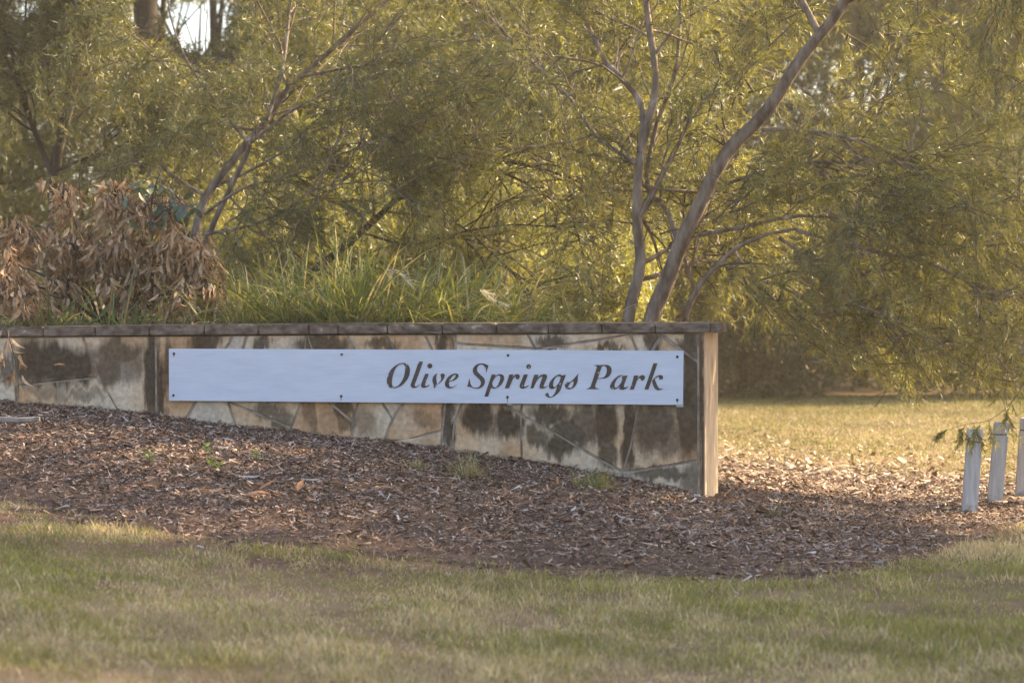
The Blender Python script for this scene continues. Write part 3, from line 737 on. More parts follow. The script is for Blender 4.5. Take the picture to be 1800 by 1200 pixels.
LL = [(345, 405), (360, 350), (395, 300), (435, 250), (470, 210), (500, 165), (530, 135), (600, 70), (680, 0)]
LL2 = [(365, 418), (400, 340), (440, 255)]
left_keep = lambda o: wall_clear(o) & sky_gap(o) & front_clear(o, [LL, LL2], 16.6, 20, .85)
b0 = P(330, 470, 16.5)
tree('wattle_tree', 'slender wattle with two pale grey stems leaning right behind the dead shrub', 'tree', (b0[0], b0[1], float(gz(b0[0], b0[1]))),
     [(Z([(322, 520)] + LL + [(760, -80)], 16.5, 17.0), .036, .014), (Z([(345, 520), (352, 460)] + LL2, 16.4, 16.5), .026, .018)],
     [(Z([(470, 212), (498, 110), (510, 0), (520, -120)], 16.6, 17), .016, .008), (Z([(358, 376), (430, 330), (520, 305), (600, 270), (690, 250)], 16.4, 16.0), .011, .005),
      (Z([(360, 412), (440, 396), (500, 370), (560, 330), (640, 320)], 16.4, 15.9), .011, .005), (Z([(530, 135), (610, 120), (700, 110), (800, 130)], 16.7, 16.2), .012, .005),
      (Z([(440, 252), (520, 190), (620, 150), (700, 170)], 16.5, 16.4), .012, .005), (Z([(435, 250), (380, 180), (330, 110), (300, 30), (290, -60)], 16.5, 17), .012, .005)],
     21, nb=14, lb=1.3, nt=9, lt=.5, nsp=7, K=18, L=.2, ll=.055, lw=.005, keep=left_keep, droop=.08)

b0 = P(100, 440, 18.5)
tree('feathery_tree', 'dark-stemmed feathery tree standing at the far left behind the dead shrub', 'tree', (b0[0], b0[1], float(gz(b0[0], b0[1]))),
     [(Z([(90, 560), (96, 320), (108, 240), (121, 180), (122, 90), (123, 0), (128, -150)], 18.5), .05, .025)],
     [(Z([(112, 236), (132, 160), (146, 100), (160, 20), (170, -80)], 18.4), .025, .012), (Z([(96, 320), (55, 215), (30, 140), (18, 80), (-20, 20)], 18.5, 18.2), .024, .010),
      (Z([(30, 140), (42, 70), (46, 0)], 18.4), .013, .007), (Z([(118, 220), (170, 180), (240, 120), (280, 60)], 18.4, 18.8), .014, .006), (Z([(100, 300), (170, 270), (240, 250), (300, 225)], 18.4, 18), .014, .006)],
     31, nb=18, lb=1.5, nt=10, lt=.6, nsp=8, K=16, L=.24, ll=.07, lw=.007, pal=OLIVE + DARK, bark=M_bark_dark, keep=lambda o: wall_clear(o) & sky_gap(o))

b0 = P(500, 560, 17)
tree('wattle_tree', 'low arching wattle with bare dark twigs behind the strappy grass clumps', 'tree', (b0[0], b0[1], float(gz(b0[0], b0[1]))),
     [(Z([(490, 600), (520, 520), (562, 468), (610, 430), (680, 368), (715, 336), (790, 300), (860, 287), (930, 290), (1000, 312), (1080, 350)], 17, 16.6), .036, .006)],
     [(Z([(700, 350), (760, 270), (800, 210), (830, 130)], 16.9, 16.9), .012, .004), (Z([(830, 292), (900, 310), (960, 345), (1040, 380), (1120, 395)], 16.8, 16.2), .012, .004),
      (Z([(680, 372), (790, 388), (850, 430), (900, 480), (930, 520)], 16.9, 16.4), .011, .004), (Z([(640, 410), (720, 430), (800, 410), (900, 395), (980, 400)], 16.9, 16.4), .011, .004),
      (Z([(790, 300), (850, 260), (920, 230), (980, 230)], 16.8, 17), .010, .004), (Z([(860, 288), (930, 262), (1000, 262), (1070, 280)], 16.8, 16.5), .010, .004)],
     41, nb=12, lb=.95, nt=8, lt=.42, nsp=2, K=12, L=.16, ll=.05, lw=.0045, pal=OLIVE, bark=M_bark_dark, keep=lambda o: wall_clear(o), droop=.03)

# trees at the right edge and beyond it, drooping, their shade falls over the foreground
b0 = np.array([5.0, 15.4, -.15])
weep = tree('weeping_tree', 'drooping fine-leaved tree hanging in from the upper right corner', 'tree', b0,
     [([(5.0, 15.4, -.3, 0), (4.95, 15.3, 1.4, 0), (4.8, 15.1, 2.8, 0), (4.7, 15.0, 4.2, 0), (4.9, 15.0, 5.8, 0)], .10, .04)],
     [([(4.8, 15.1, 2.8, 0), (4.2, 14.9, 3.6, 0), (3.7, 14.6, 3.9, 0), (3.2, 14.4, 3.7, 0)], .03, .01), ([(4.75, 15.0, 3.6, 0), (4.0, 14.7, 4.6, 0), (3.1, 14.2, 5.0, 0), (2.2, 13.8, 5.0, 0)], .035, .01),
      ([(4.95, 15.3, 1.6, 0), (4.5, 15.0, 2.2, 0), (4.0, 14.8, 2.3, 0), (3.6, 14.6, 2.1, 0)], .025, .008), ([(4.8, 15, 4.8, 0), (5.6, 14.4, 5.8, 0), (6.5, 14, 6.2, 0)], .03, .01),
      ([(4.85, 15, 3.2, 0), (5.6, 14.6, 3.9, 0), (6.4, 14.2, 4.2, 0)], .03, .01), ([(4.8, 15, 5.0, 0), (4.2, 14.4, 6.4, 0), (3.4, 13.6, 7.0, 0)], .03, .01),
      ([(4.8, 15, 4.4, 0), (4.6, 13.8, 5.2, 0), (4.4, 12.6, 5.4, 0)], .03, .01), ([(4.9, 15, 5.6, 0), (5.2, 14.6, 7, 0), (5.3, 14.3, 8, 0)], .03, .01)],
     51, nb=9, lb=1.5, nt=8, lt=.7, nsp=5, K=18, L=.26, ll=.075, lw=.006, pal=BRIGHT + OLIVE, droop=.16, tdroop=.5, spray_bias=(0, 0, -.7), keep=lambda o: wall_clear(o) )

hp = smooth_path([P(1830, 600, 14.0), P(1790, 690, 13.9), P(1745, 735, 13.85), P(1700, 745, 13.85), P(1655, 758, 13.85)], 14)
hq = [smooth_path([hp[i], hp[i] + np.array([dx * .5, 0, dz * .5 + .01]), hp[i] + np.array([dx, 0, dz])], 6) for i, dx, dz in ((7, .02, -.12), (9, .05, -.11), (10, -.02, -.09), (11, .06, -.09), (5, .05, -.13), (12, -.05, -.03), (8, -.04, -.1), (3, .06, -.16), (4, -.05, -.12))]
V, Q = tubes([hp], [np.linspace(.0028, .001, 14)], 5); obj_np('hanging_twig', V, Q, M_twig, weep, smooth=True)
V, Q = tubes(hq, [np.linspace(.002, .001, 6)] * len(hq), 3); obj_np('side_twigs', V, Q, M_twig, weep)['kind'] = 'stuff'
_r = np.random.default_rng(5); ho = np.vstack([h_[1:] for h_ in hq]); hd = np.vstack([np.gradient(h_, axis=0)[1:] for h_ in hq])
V, Q, C = sprays_mesh(_r, ho, nrm(hd) + _r.normal(0, .45, ho.shape), 13, .07, .055, .007, VIVID, (20, 60)); obj_np('hanging_leaves', V, Q, M_leaf, weep, C)['kind'] = 'stuff'

def blob_tree(name, label, cat, x, y, h, rx, z0, seed, trunk_r=.12, nclump=260, per=34, cr=.45, ll=.11, lw=.016, pal=OLIVE, bark=None, group=None, lean=(0, 0), gap=.0):
    """tree further off: trunk, limbs, and a crown of small leaf clumps spread through an uneven volume"""
    rng = np.random.default_rng(seed); zb = float(gz(x, y))
    root = empty(name, (x, y, zb), label, cat, group)
    n = 14; t = np.linspace(0, 1, n)
    p = np.stack([x + lean[0] * t + .12 * (vnoise(t * 4, np.full(n, seed * 1.3), 1) - .5), y + lean[1] * t, zb - .2 + (h * .92 + .2) * t], -1)
    V, Q = tubes([p], [trunk_r * (1 - .8 * t)], 8); obj_np('trunk', V, Q, bark or M_bark_dark, root, smooth=True)
    # lobes of the crown
    nl = 9
    lz = rng.uniform(z0, h, nl); prof = np.sin(np.clip((lz - z0 + .3) / (h - z0 + .6), 0, 1) * np.pi) ** .5
    la = rng.uniform(0, 2 * np.pi, nl); lr = rx * .62 * prof * np.sqrt(rng.uniform(.1, 1, nl))
    tc = np.clip((lz) / h, 0, 1)
    lc = np.stack([x + lean[0] * tc + np.cos(la) * lr, y + lean[1] * tc + np.sin(la) * lr, zb + lz], -1)
    lrad = rx * rng.uniform(.38, .62, nl)
    br, rr = [], []
    for c_, q_ in zip(lc, lrad):
        k = np.clip((c_[2] - zb) / (h * 1.1) * .75, .05, .9); i = int(k * (n - 1))
        mid = (p[i] + c_) / 2 + rng.normal(0, .12, 3)
        br.append(smooth_path([p[i], mid, c_], 8)); rr.append(np.linspace(trunk_r * .35, .012, 8))
        for _ in range(4):
            e_ = c_ + nrm(rng.normal(size=3)) * q_ * .8
            br.append(smooth_path([mid, (mid + e_) / 2 + rng.normal(0, .08, 3), e_], 8)); rr.append(np.linspace(trunk_r * .16, .006, 8))
    V, Q = tubes(br, rr, 5); obj_np('limbs', V, Q, bark or M_bark_dark, root, smooth=True)['kind'] = 'stuff'
    li = rng.integers(0, nl, nclump)
    dirs = unit(rng, nclump); rad = (rng.uniform(.25, 1, nclump) ** .45)[:, None]
    cc = lc[li] + dirs * rad * lrad[li][:, None] * np.array([1, 1, .8])
    cc = cc[cc[:, 2] > zb + max(z0 - .5, .15)]
    m = len(cc)
    cs = cr * rng.uniform(.6, 1.2, (m, 1, 1))
    o = cc[:, None] + rng.normal(0, .42, (m, per // 6 + 1, 3)) * cs
    a = nrm(dirs[:m, None] * .4 + rng.normal(0, .8, o.shape) + np.array([0, 0, -.15]))
    o = o.reshape(-1, 3); a = a.reshape(-1, 3); m_ = sky_gap(o) | (o[:, 1] < 12); o, a = o[m_], a[m_]
    V, Q, C = sprays_mesh(rng, o, a, 6, cr * .55, ll, lw, pal, (15, 65))
    obj_np('crown', V, Q, M_leaf, root, C)['kind'] = 'stuff'
    return root

# unseen trees added off-frame on the right to shade the foreground
for (x, y, h, rx, sd, lab) in ((7.9, 13.6, 8.5, 2.6, 61, 'broad unseen tree added just outside the right edge to shade the front lawn'), (10.9, 14.0, 9.5, 2.9, 62, 'broad unseen shade tree added further right outside the frame'),
                               (9.0, 10.4, 8.5, 2.7, 63, 'broad unseen shade tree added outside the right edge, nearer the viewer'), (12.2, 10.4, 9.5, 3.0, 64, 'broad unseen shade tree added farthest right outside the frame')):
    blob_tree('unseen_shade_tree', lab, 'tree', x, y, h, rx, 1.8, sd, .16, 800, 60, .65, .16, .034, OLIVE, group='unseen shade trees added outside the right edge')

# background wood behind the garden bed and the lawn
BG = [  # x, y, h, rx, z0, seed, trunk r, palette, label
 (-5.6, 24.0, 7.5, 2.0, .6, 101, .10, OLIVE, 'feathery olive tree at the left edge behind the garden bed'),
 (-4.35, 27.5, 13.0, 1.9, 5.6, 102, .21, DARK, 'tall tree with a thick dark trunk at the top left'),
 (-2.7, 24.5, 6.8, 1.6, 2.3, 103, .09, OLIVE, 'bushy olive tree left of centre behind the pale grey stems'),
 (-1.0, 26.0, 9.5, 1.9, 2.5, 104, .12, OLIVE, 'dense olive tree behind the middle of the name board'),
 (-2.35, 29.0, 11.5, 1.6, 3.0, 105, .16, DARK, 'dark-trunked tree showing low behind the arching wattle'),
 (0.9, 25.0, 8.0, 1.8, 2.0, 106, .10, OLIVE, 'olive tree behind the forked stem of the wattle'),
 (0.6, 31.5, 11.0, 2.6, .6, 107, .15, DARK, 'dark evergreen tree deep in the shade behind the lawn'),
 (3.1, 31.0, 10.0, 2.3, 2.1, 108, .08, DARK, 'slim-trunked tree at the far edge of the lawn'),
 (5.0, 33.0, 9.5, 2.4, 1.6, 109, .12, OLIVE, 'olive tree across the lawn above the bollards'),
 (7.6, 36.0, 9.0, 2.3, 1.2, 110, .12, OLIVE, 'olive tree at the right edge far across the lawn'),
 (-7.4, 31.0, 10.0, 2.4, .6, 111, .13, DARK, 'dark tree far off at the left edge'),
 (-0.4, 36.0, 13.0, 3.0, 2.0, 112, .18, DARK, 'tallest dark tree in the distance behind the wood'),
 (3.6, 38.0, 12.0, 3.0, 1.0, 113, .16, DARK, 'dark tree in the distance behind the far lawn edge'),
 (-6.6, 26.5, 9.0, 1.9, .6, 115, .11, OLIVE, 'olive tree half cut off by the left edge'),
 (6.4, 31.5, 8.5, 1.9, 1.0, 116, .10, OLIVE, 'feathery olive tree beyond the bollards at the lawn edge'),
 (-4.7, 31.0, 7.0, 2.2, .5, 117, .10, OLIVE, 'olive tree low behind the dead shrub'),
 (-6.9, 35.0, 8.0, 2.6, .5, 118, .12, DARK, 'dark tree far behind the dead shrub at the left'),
 (10.6, 33.8, 8.5, 2.8, .8, 119, .12, OLIVE, 'unseen tree added outside the right of the frame to shade the wood edge'),  # out of view, added so its shadow darkens the wood edge
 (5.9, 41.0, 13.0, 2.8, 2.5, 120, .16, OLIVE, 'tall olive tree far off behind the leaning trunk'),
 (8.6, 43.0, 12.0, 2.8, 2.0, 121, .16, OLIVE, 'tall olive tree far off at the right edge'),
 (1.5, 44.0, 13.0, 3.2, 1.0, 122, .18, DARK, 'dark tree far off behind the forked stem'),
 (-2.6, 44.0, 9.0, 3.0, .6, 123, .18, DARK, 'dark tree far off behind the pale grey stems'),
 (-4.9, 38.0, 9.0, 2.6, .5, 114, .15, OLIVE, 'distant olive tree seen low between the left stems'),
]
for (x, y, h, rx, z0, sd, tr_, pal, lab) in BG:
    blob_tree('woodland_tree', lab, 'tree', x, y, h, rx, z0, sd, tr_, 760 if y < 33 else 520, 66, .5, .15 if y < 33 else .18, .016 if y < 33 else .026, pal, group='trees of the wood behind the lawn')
# low shrubs along the far lawn edge and behind the grass clumps
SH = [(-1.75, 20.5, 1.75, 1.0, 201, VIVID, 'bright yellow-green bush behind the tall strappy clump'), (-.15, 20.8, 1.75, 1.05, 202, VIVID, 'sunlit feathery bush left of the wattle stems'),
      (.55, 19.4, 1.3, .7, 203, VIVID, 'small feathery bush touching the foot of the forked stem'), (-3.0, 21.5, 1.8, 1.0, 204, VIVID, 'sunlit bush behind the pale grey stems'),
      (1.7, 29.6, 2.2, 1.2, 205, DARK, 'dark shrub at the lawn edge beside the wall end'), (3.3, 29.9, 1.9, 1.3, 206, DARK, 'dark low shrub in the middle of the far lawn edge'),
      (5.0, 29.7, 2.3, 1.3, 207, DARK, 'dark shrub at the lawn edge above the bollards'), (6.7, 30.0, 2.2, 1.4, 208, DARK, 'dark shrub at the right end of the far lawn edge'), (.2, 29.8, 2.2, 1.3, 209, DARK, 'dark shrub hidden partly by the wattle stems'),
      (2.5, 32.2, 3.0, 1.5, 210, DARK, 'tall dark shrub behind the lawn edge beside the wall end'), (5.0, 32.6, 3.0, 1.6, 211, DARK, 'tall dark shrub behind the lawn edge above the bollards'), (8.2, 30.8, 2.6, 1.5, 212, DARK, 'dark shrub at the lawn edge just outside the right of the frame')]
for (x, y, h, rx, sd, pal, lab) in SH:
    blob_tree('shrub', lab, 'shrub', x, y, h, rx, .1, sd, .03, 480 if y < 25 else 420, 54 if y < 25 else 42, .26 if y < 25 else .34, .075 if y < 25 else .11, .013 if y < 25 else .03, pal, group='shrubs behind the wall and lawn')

# ------------------------------------------------------------------ dead shrub
rng = np.random.default_rng(9)
def leaf_mesh(name, L, Wd, curl, mat, col, fold=.25):
    n = 6; t = np.linspace(0, 1, n); w = Wd * .5 * np.sin(np.pi * np.clip(t, .02, .985)) ** .8 * (1.15 - .35 * t)
    V, C = [], []
    for k in range(n):
        z = -curl * L * t[k] ** 2
        V += [(t[k] * L, -w[k], z + fold * w[k]), (t[k] * L, 0, z), (t[k] * L, w[k], z + fold * w[k])]
        f = .85 + .3 * (k % 2)
        C += [np.array(col) * f] * 3
    q_ = []
    for k in range(n - 1):
        for j in (0, 1): q_.append((k * 3 + j, k * 3 + j + 1, k * 3 + 3 + j + 1, k * 3 + 3 + j))
    return np.array(V), np.array(q_), np.array(C)
DEADC = [(.35, .22, .11), (.41, .27, .15), (.27, .165, .085), (.47, .335, .205), (.37, .21, .09), (.31, .205, .125)]
LV = [leaf_mesh('leaf', .084 * s, .020 * w_, c_, M_dead, DEADC[i], f_) for i, (s, w_, c_, f_) in enumerate([(1, 1, .25, .3), (.8, 1.1, .6, .5), (1.2, .8, -.3, .2), (.85, 1.25, .7, .8), (1.1, .7, .1, .9), (.65, 1, -.4, .4)])]
DLM = [mesh_np('dead_leaf_%d' % i, v_, q_, M_dead, c_, True) for i, (v_, q_, c_) in enumerate(LV)]
def leaf_frames(rng, o, d):
    """rotation matrices with x along the leaf"""
    d = nrm(d); r = unit(rng, len(d)); y_ = nrm(np.cross(d, r)); z_ = np.cross(d, y_)
    return np.stack([d, y_, z_], -1)
b0 = P(170, 560, 14.9)
shrub = empty('dead_shrub', (b0[0], b0[1], float(gz(b0[0], b0[1]))), 'dead shrub with drooping dry brown leaves above the left of the wall', 'shrub')
# lobes in px with depth: (px, py, rx px, ry px, depth, n clusters)
LOB = [(205, 350, 48, 32, 14.9, 14), (285, 375, 42, 40, 14.8, 14), (110, 350, 35, 45, 15.1, 7), (45, 420, 45, 50, 14.9, 16), (130, 440, 62, 60, 14.8, 26), (215, 440, 60, 60, 14.7, 28), (300, 470, 55, 60, 14.6, 24),
       (330, 425, 36, 24, 14.5, 12), (355, 470, 36, 50, 14.45, 20), (380, 520, 26, 40, 14.4, 12), (330, 525, 45, 32, 14.4, 14), (230, 500, 60, 45, 14.6, 16), (120, 505, 50, 35, 14.7, 12), (25, 505, 36, 34, 14.55, 16), (60, 528, 24, 14, 14.5, 8), (12, 470, 18, 40, 14.6, 6)]
oc, stems = [], []
stem0 = P(190, 600, 15.3)
for (x, y, rx, ry, d, n) in LOB:
    d = d + (.38 if y < 520 and x > 26 else .30 if x > 62 else .10); n = int(n * 1.15)
    c_ = P(x, y, d); sc = d / F
    stems.append(smooth_path([stem0 + rng.normal(0, .06, 3), (stem0 + c_) / 2 + np.array([0, .05, .12]), c_ + np.array([0, 0, .05])], 10))
    for _ in range(n):
        u = unit(rng, 1)[0] * rng.uniform(.35, 1)
        e_ = c_ + np.array([u[0] * rx * sc, u[1] * .22, u[2] * ry * sc])
        oc.append(e_); stems.append(smooth_path([c_, (c_ + e_) / 2 + np.array([0, 0, .06]), e_, e_ + np.array([u[0] * .05, -.03, -.05])], 7))
oc.append(P(22, 610, 14.02)); oc.append(P(35, 640, 14.0)); oc.append(P(12, 590, 14.02)); oc.append(P(8, 620, 14.0)); oc.append(P(30, 660, 14.0))
V, Q = tubes([s for s in stems if len(s) == 10], [np.linspace(.014, .006, 10)] * sum(len(s) == 10 for s in stems), 6); obj_np('stems', V, Q, M_bark_dark, shrub, smooth=True)
sw = [s for s in stems if len(s) == 7] + [smooth_path([P(-10, 560, 14.2), P(5, 572, 14.0), P(18, 600, 13.98), P(30, 650, 13.98), P(33, 700, 13.98)], 7)]
V, Q = tubes(sw, [np.linspace(.005, .002, 7)] * len(sw), 4); obj_np('twigs', V, Q, M_bark_dark, shrub)['kind'] = 'stuff'
oc = np.array(oc)
LO, LD = [], []
for e_ in oc:
    n = rng.integers(17, 26)
    if to_px(e_)[1] > 585: n = 5
    az = rng.uniform(0, 2 * np.pi, n); sp = rng.uniform(.1, 1.3, n)
    dd = np.stack([np.cos(az) * sp, np.sin(az) * sp - .12, -np.ones(n)], -1)
    LO.append(e_ + np.stack([np.cos(az) * .035, np.sin(az) * .035, rng.uniform(-.08, .05, n)], -1)); LD.append(dd)
LO = np.vstack(LO); LD = np.vstack(LD); FR = leaf_frames(rng, LO, LD); SC = rng.uniform(.55, 1.35, len(LO)); VI = rng.integers(0, 6, len(LO))
order = np.argsort(LO[:, 1] + rng.normal(0, .05, len(LO)))
rest_v, rest_q, rest_c, base_i = [], [], [], 0
for rank, i in enumerate(order):
    if rank < 300:
        o = bpy.data.objects.new('leaf', DLM[VI[i]]); link(o, shrub)
        M4 = np.eye(4); M4[:3, :3] = FR[i] * SC[i]; M4[:3, 3] = LO[i]
        o.matrix_parent_inverse = Matrix.Translation(shrub.location).inverted(); o.matrix_basis = Matrix(M4.tolist())
    else:
        v_, q_, c_ = LV[VI[i]]
        rest_v.append(v_ @ (FR[i] * SC[i]).T + LO[i]); rest_q.append(q_ + base_i); rest_c.append(c_ * rng.uniform(.7, 1.25)); base_i += len(v_)
o = obj_np('foliage', np.vstack(rest_v), np.vstack(rest_q), M_dead, shrub, np.vstack(rest_c), True); o['kind'] = 'stuff'

# ------------------------------------------------------------------ young gum sapling
b0 = P(268, 470, 15.0)
gum = empty('gum_sapling', (b0[0], b0[1], float(gz(b0[0], b0[1]))), 'young gum with blue-green leaves poking up behind the dead shrub', 'sapling')
st = smooth_path([(b0[0], b0[1], float(gz(b0[0], b0[1])) - .05), P(268, 450, 14.95), P(265, 380, 14.9), P(272, 330, 14.9), P(285, 295, 14.9)], 16)
V, Q = tubes([st], [np.linspace(.009, .003, 16)], 6); obj_np('stem', V, Q, M_twig, gum, smooth=True)
gl = [leaf_mesh('gl', .10, .042, .2, M_gum, c, .2) for c in ((.055, .085, .05), (.075, .11, .075), (.045, .07, .035))]
GLM = [mesh_np('gum_leaf_%d' % i, a, b, M_gum, c, True) for i, (a, b, c) in enumerate(gl)]
n = 44; pxs = np.array([P(*t) for t in zip(rng.normal(272, 24, n), rng.uniform(295, 400, n), rng.normal(14.9, .10, n))])
pxs[30:] = np.array([P(*t) for t in zip(rng.uniform(300, 350, 14), rng.uniform(345, 385, 14), rng.normal(14.9, .1, 14))])
dd = np.stack([rng.normal(0, .5, n), rng.normal(-.2, .4, n), -rng.uniform(.3, 1, n)], -1); FRg = leaf_frames(rng, pxs, dd)
for i in range(n):
    o = bpy.data.objects.new('leaf', GLM[i % 3]); link(o, gum); M4 = np.eye(4); M4[:3, :3] = FRg[i] * rng.uniform(.8, 1.15); M4[:3, 3] = pxs[i]
    o.matrix_parent_inverse = Matrix.Translation(gum.location).inverted(); o.matrix_basis = Matrix(M4.tolist())
tw = [smooth_path([st[min(15, 6 + i % 9)], (st[min(15, 6 + i % 9)] + pxs[i]) / 2 + np.array([0, 0, .02]), pxs[i]], 5) for i in range(n)]
V, Q = tubes(tw, [np.linspace(.003, .0015, 5)] * n, 4); obj_np('twigs', V, Q, M_twig, gum)['kind'] = 'stuff'

# ------------------------------------------------------------------ strappy grass clumps on top of the wall
def blades(rng, n, base, spread, L, Wd, lean, out, pal, grav=.9, seg=7, behind_wall=False):
    """arching strap leaves; returns verts, quads, colours"""
    az = rng.uniform(0, 2 * np.pi, n); el = np.radians(rng.uniform(*out, n))
    d = np.stack([np.cos(az) * np.cos(el) + lean[0], np.sin(az) * np.cos(el) + lean[1], np.sin(el)], -1); d = nrm(d)
    o = base + np.stack([rng.normal(0, spread, n), rng.normal(0, spread * .6, n), np.zeros(n)], -1)
    LL_ = L * rng.uniform(.5, 1.15, n); t = np.linspace(0, 1, seg)
    g = grav * rng.uniform(.5, 1.4, n)
    p = o[:, None] + d[:, None] * (LL_[:, None] * t)[..., None]
    p[..., 2] -= (g[:, None] * LL_[:, None] * t ** 2.4) * .55
    if behind_wall:
        ok = ~((p[..., 1] < yw(p[..., 0]) + .04) & (p[..., 2] < 1.075)).any(1); p = p[ok]; n = len(p)
    T = nrm(np.gradient(p, axis=1)); sd = nrm(np.cross(T, unit(rng, n)[:, None] * .6 + np.array([0, 0, 1.])))
    w = Wd * rng.uniform(.6, 1.2, n)[:, None] * (1 - t ** 3 * .95)[None] * .5
    V = np.stack([p - sd * w[..., None], p + sd * w[..., None]], 2).reshape(n, seg * 2, 3)
    k = np.arange(seg - 1) * 2; q_ = np.stack([k, k + 1, k + 3, k + 2], -1)
    Q = (q_[None] + (np.arange(n) * seg * 2)[:, None, None]).reshape(-1, 4)
    pal = np.array(pal); c_ = pal[rng.integers(0, len(pal), n)] * rng.uniform(.75, 1.25, (n, 1))
    tipc = np.array([.36, .29, .14]); mixf = (np.clip(t - .72, 0, 1) * 2.2)[None, :, None] * rng.uniform(0, 1, (n, 1, 1))
    C = c_[:, None] * (1 - mixf) + tipc * mixf
    return V.reshape(-1, 3), Q, np.repeat(C, 2, axis=1).reshape(-1, 3)
GP = [(.17, .20, .04), (.22, .23, .05), (.14, .17, .04), (.27, .25, .07), (.40, .33, .17)]
GP2 = [(.10, .15, .04), (.13, .17, .045), (.08, .12, .03), (.26, .21, .10)]
CL = [  # px, py(base), depth, n, L, lean, elev, pal, label
 (95, 590, 14.60, 150, .46, (.6, -.2), (8, 60), GP2, 'dark green strappy clump sprawling under the left of the dead shrub'),
 (215, 590, 14.56, 190, .50, (.7, -.2), (8, 55), GP2, 'green strappy clump lying rightwards along the capstones under the dead shrub'),
 (330, 592, 14.50, 150, .42, (.6, -.15), (8, 60), GP2, 'short green strappy clump at the foot of the dead shrub'),
 (430, 590, 14.55, 170, .55, (.1, 0), (15, 80), GP, 'strappy grass clump just right of the dead shrub'),
 (520, 590, 14.5, 200, .62, (0, 0), (20, 85), GP, 'strappy grass clump left of the tallest clump'),
 (615, 592, 14.4, 280, .72, (.02, 0), (30, 88), GP, 'tallest strappy grass clump standing over the board'),
 (715, 592, 14.4, 230, .66, (.25, 0), (25, 85), GP, 'strappy grass clump with pale seed heads above the word Olive'),
 (810, 592, 14.45, 200, .68, (.3, 0), (15, 75), GP, 'strappy grass clump above the word Springs, leaning right'),
 (900, 592, 14.5, 160, .56, (.35, 0), (12, 70), GP, 'low strappy clump above the gap before the word Park'),
 (985, 592, 14.55, 120, .44, (.2, 0), (10, 65), GP, 'lowest strappy clump beside the foot of the wattle stems'),
 (470, 585, 14.9, 150, .6, (-.1, 0), (25, 80), GP, 'strappy clump set back between dead shrub and tallest clump'),
 (760, 580, 14.95, 150, .6, (.1, 0), (25, 80), GP, 'strappy clump set back behind the seed heads'),
]
for (x, y, d, n, L, lean, el, pal, lab) in CL:
    b0 = P(x, y, d); b0[2] = max(float(gz(b0[0], b0[1])), .80)
    root = empty('grass_clump', b0, lab, 'grass clump', 'strappy grass clumps on the wall bed')
    V, Q, C = blades(rng, int(n * 1.25), b0, .09, L * 1.5 + .06, .0125, lean, el, pal, .85, behind_wall=True)
    keepm = None
    o = obj_np('blades', V, Q, M_grass, root, C); o['kind'] = 'stuff'
# pale seed plumes above Olive
for (x, y, d, ex, ey, lab) in ((655, 545, 14.12, 690, 478, 'pale feathery seed plume arching right above the word Olive'), (815, 550, 14.05, 860, 520, 'small pale seed plume drooping above the word Springs')):
    p0 = P(x, y, d); p1 = P(ex, ey, d)
    root = empty('seed_plume', p0, lab, 'seed plume', 'pale seed plumes in the grass clumps')
    pth = smooth_path([p0 - np.array([0, 0, .1]), p0 + (p1 - p0) * .5 + np.array([0, 0, .07]), p1 + np.array([-.02, 0, .02]), p1 + np.array([.08, 0, -.05])], 12)
    V, Q = tubes([pth], [np.linspace(.0022, .001, 12)], 4); obj_np('stalk', V, Q, M_twig, root)
    o_ = pth[5:][rng.integers(0, 7, 24)] + rng.normal(0, .004, (24, 3))
    V, Q, C = sprays_mesh(rng, o_, np.tile(nrm(pth[-1] - pth[6]), (24, 1)) + rng.normal(0, .3, (24, 3)), 5, .06, .05, .003, [(.62, .55, .46)], (5, 25))
    obj_np('awns', V, Q, M_grass, root, C)['kind'] = 'stuff'
# leafy groundcover filling the bed behind the wall top
n = 5200; X = rng.uniform(-3.4, .75, n); Y = yw(X) + rng.uniform(.42, 3.2, n); Zb = gz(X, Y)
o_ = np.stack([X, Y, Zb + rng.uniform(0, .06, n) + .06 * vnoise(X * 3, Y * 3, 8)], -1); a_ = nrm(np.stack([rng.normal(0, .5, n), rng.normal(0, .5, n), rng.uniform(.2, 1, n)], -1))
V, Q, C = sprays_mesh(rng, o_, a_, 9, .13, .055, .014, BRIGHT + OLIVE, (20, 70))
tag(obj_np('groundcover', V, Q, M_leaf, None, C), 'low leafy groundcover filling the bed along the wall top', 'groundcover', kind='stuff')

# ------------------------------------------------------------------ mulch chips
def chips(rng, x, y, z, L, Wd, pal, tilt=.35, weights=None):
    n = len(x); az = rng.uniform(0, 2 * np.pi, n); ti = rng.normal(0, tilt, n); ro = rng.normal(0, tilt * 1.3, n)
    d = np.stack([np.cos(az) * np.cos(ti), np.sin(az) * np.cos(ti), np.sin(ti)], -1)
    s = np.stack([-np.sin(az), np.cos(az), np.zeros(n)], -1); u = np.cross(d, s)
    s2 = s * np.cos(ro)[:, None] + u * np.sin(ro)[:, None]; u2 = np.cross(d, s2)
    L = L[:, None] * .5; Wd = Wd[:, None] * .5; o = np.stack([x, y, z], -1)
    b = rng.normal(0, .18, (n, 1)) * L; tp = rng.uniform(.3, 1., (n, 1)); tq = rng.uniform(.3, 1., (n, 1))
    V = np.stack([o - d * L - s2 * Wd * tp + u2 * b, o + d * L - s2 * Wd * tq, o + d * L + s2 * Wd * tq + u2 * b, o - d * L + s2 * Wd * tp], 1).reshape(-1, 3)
    Q = np.arange(n * 4).reshape(-1, 4)
    pal = np.array(pal); C = pal[rng.choice(len(pal), n, p=weights)] * rng.uniform(.65, 1.35, (n, 1))
    return V, Q, np.repeat(C, 4, axis=0)
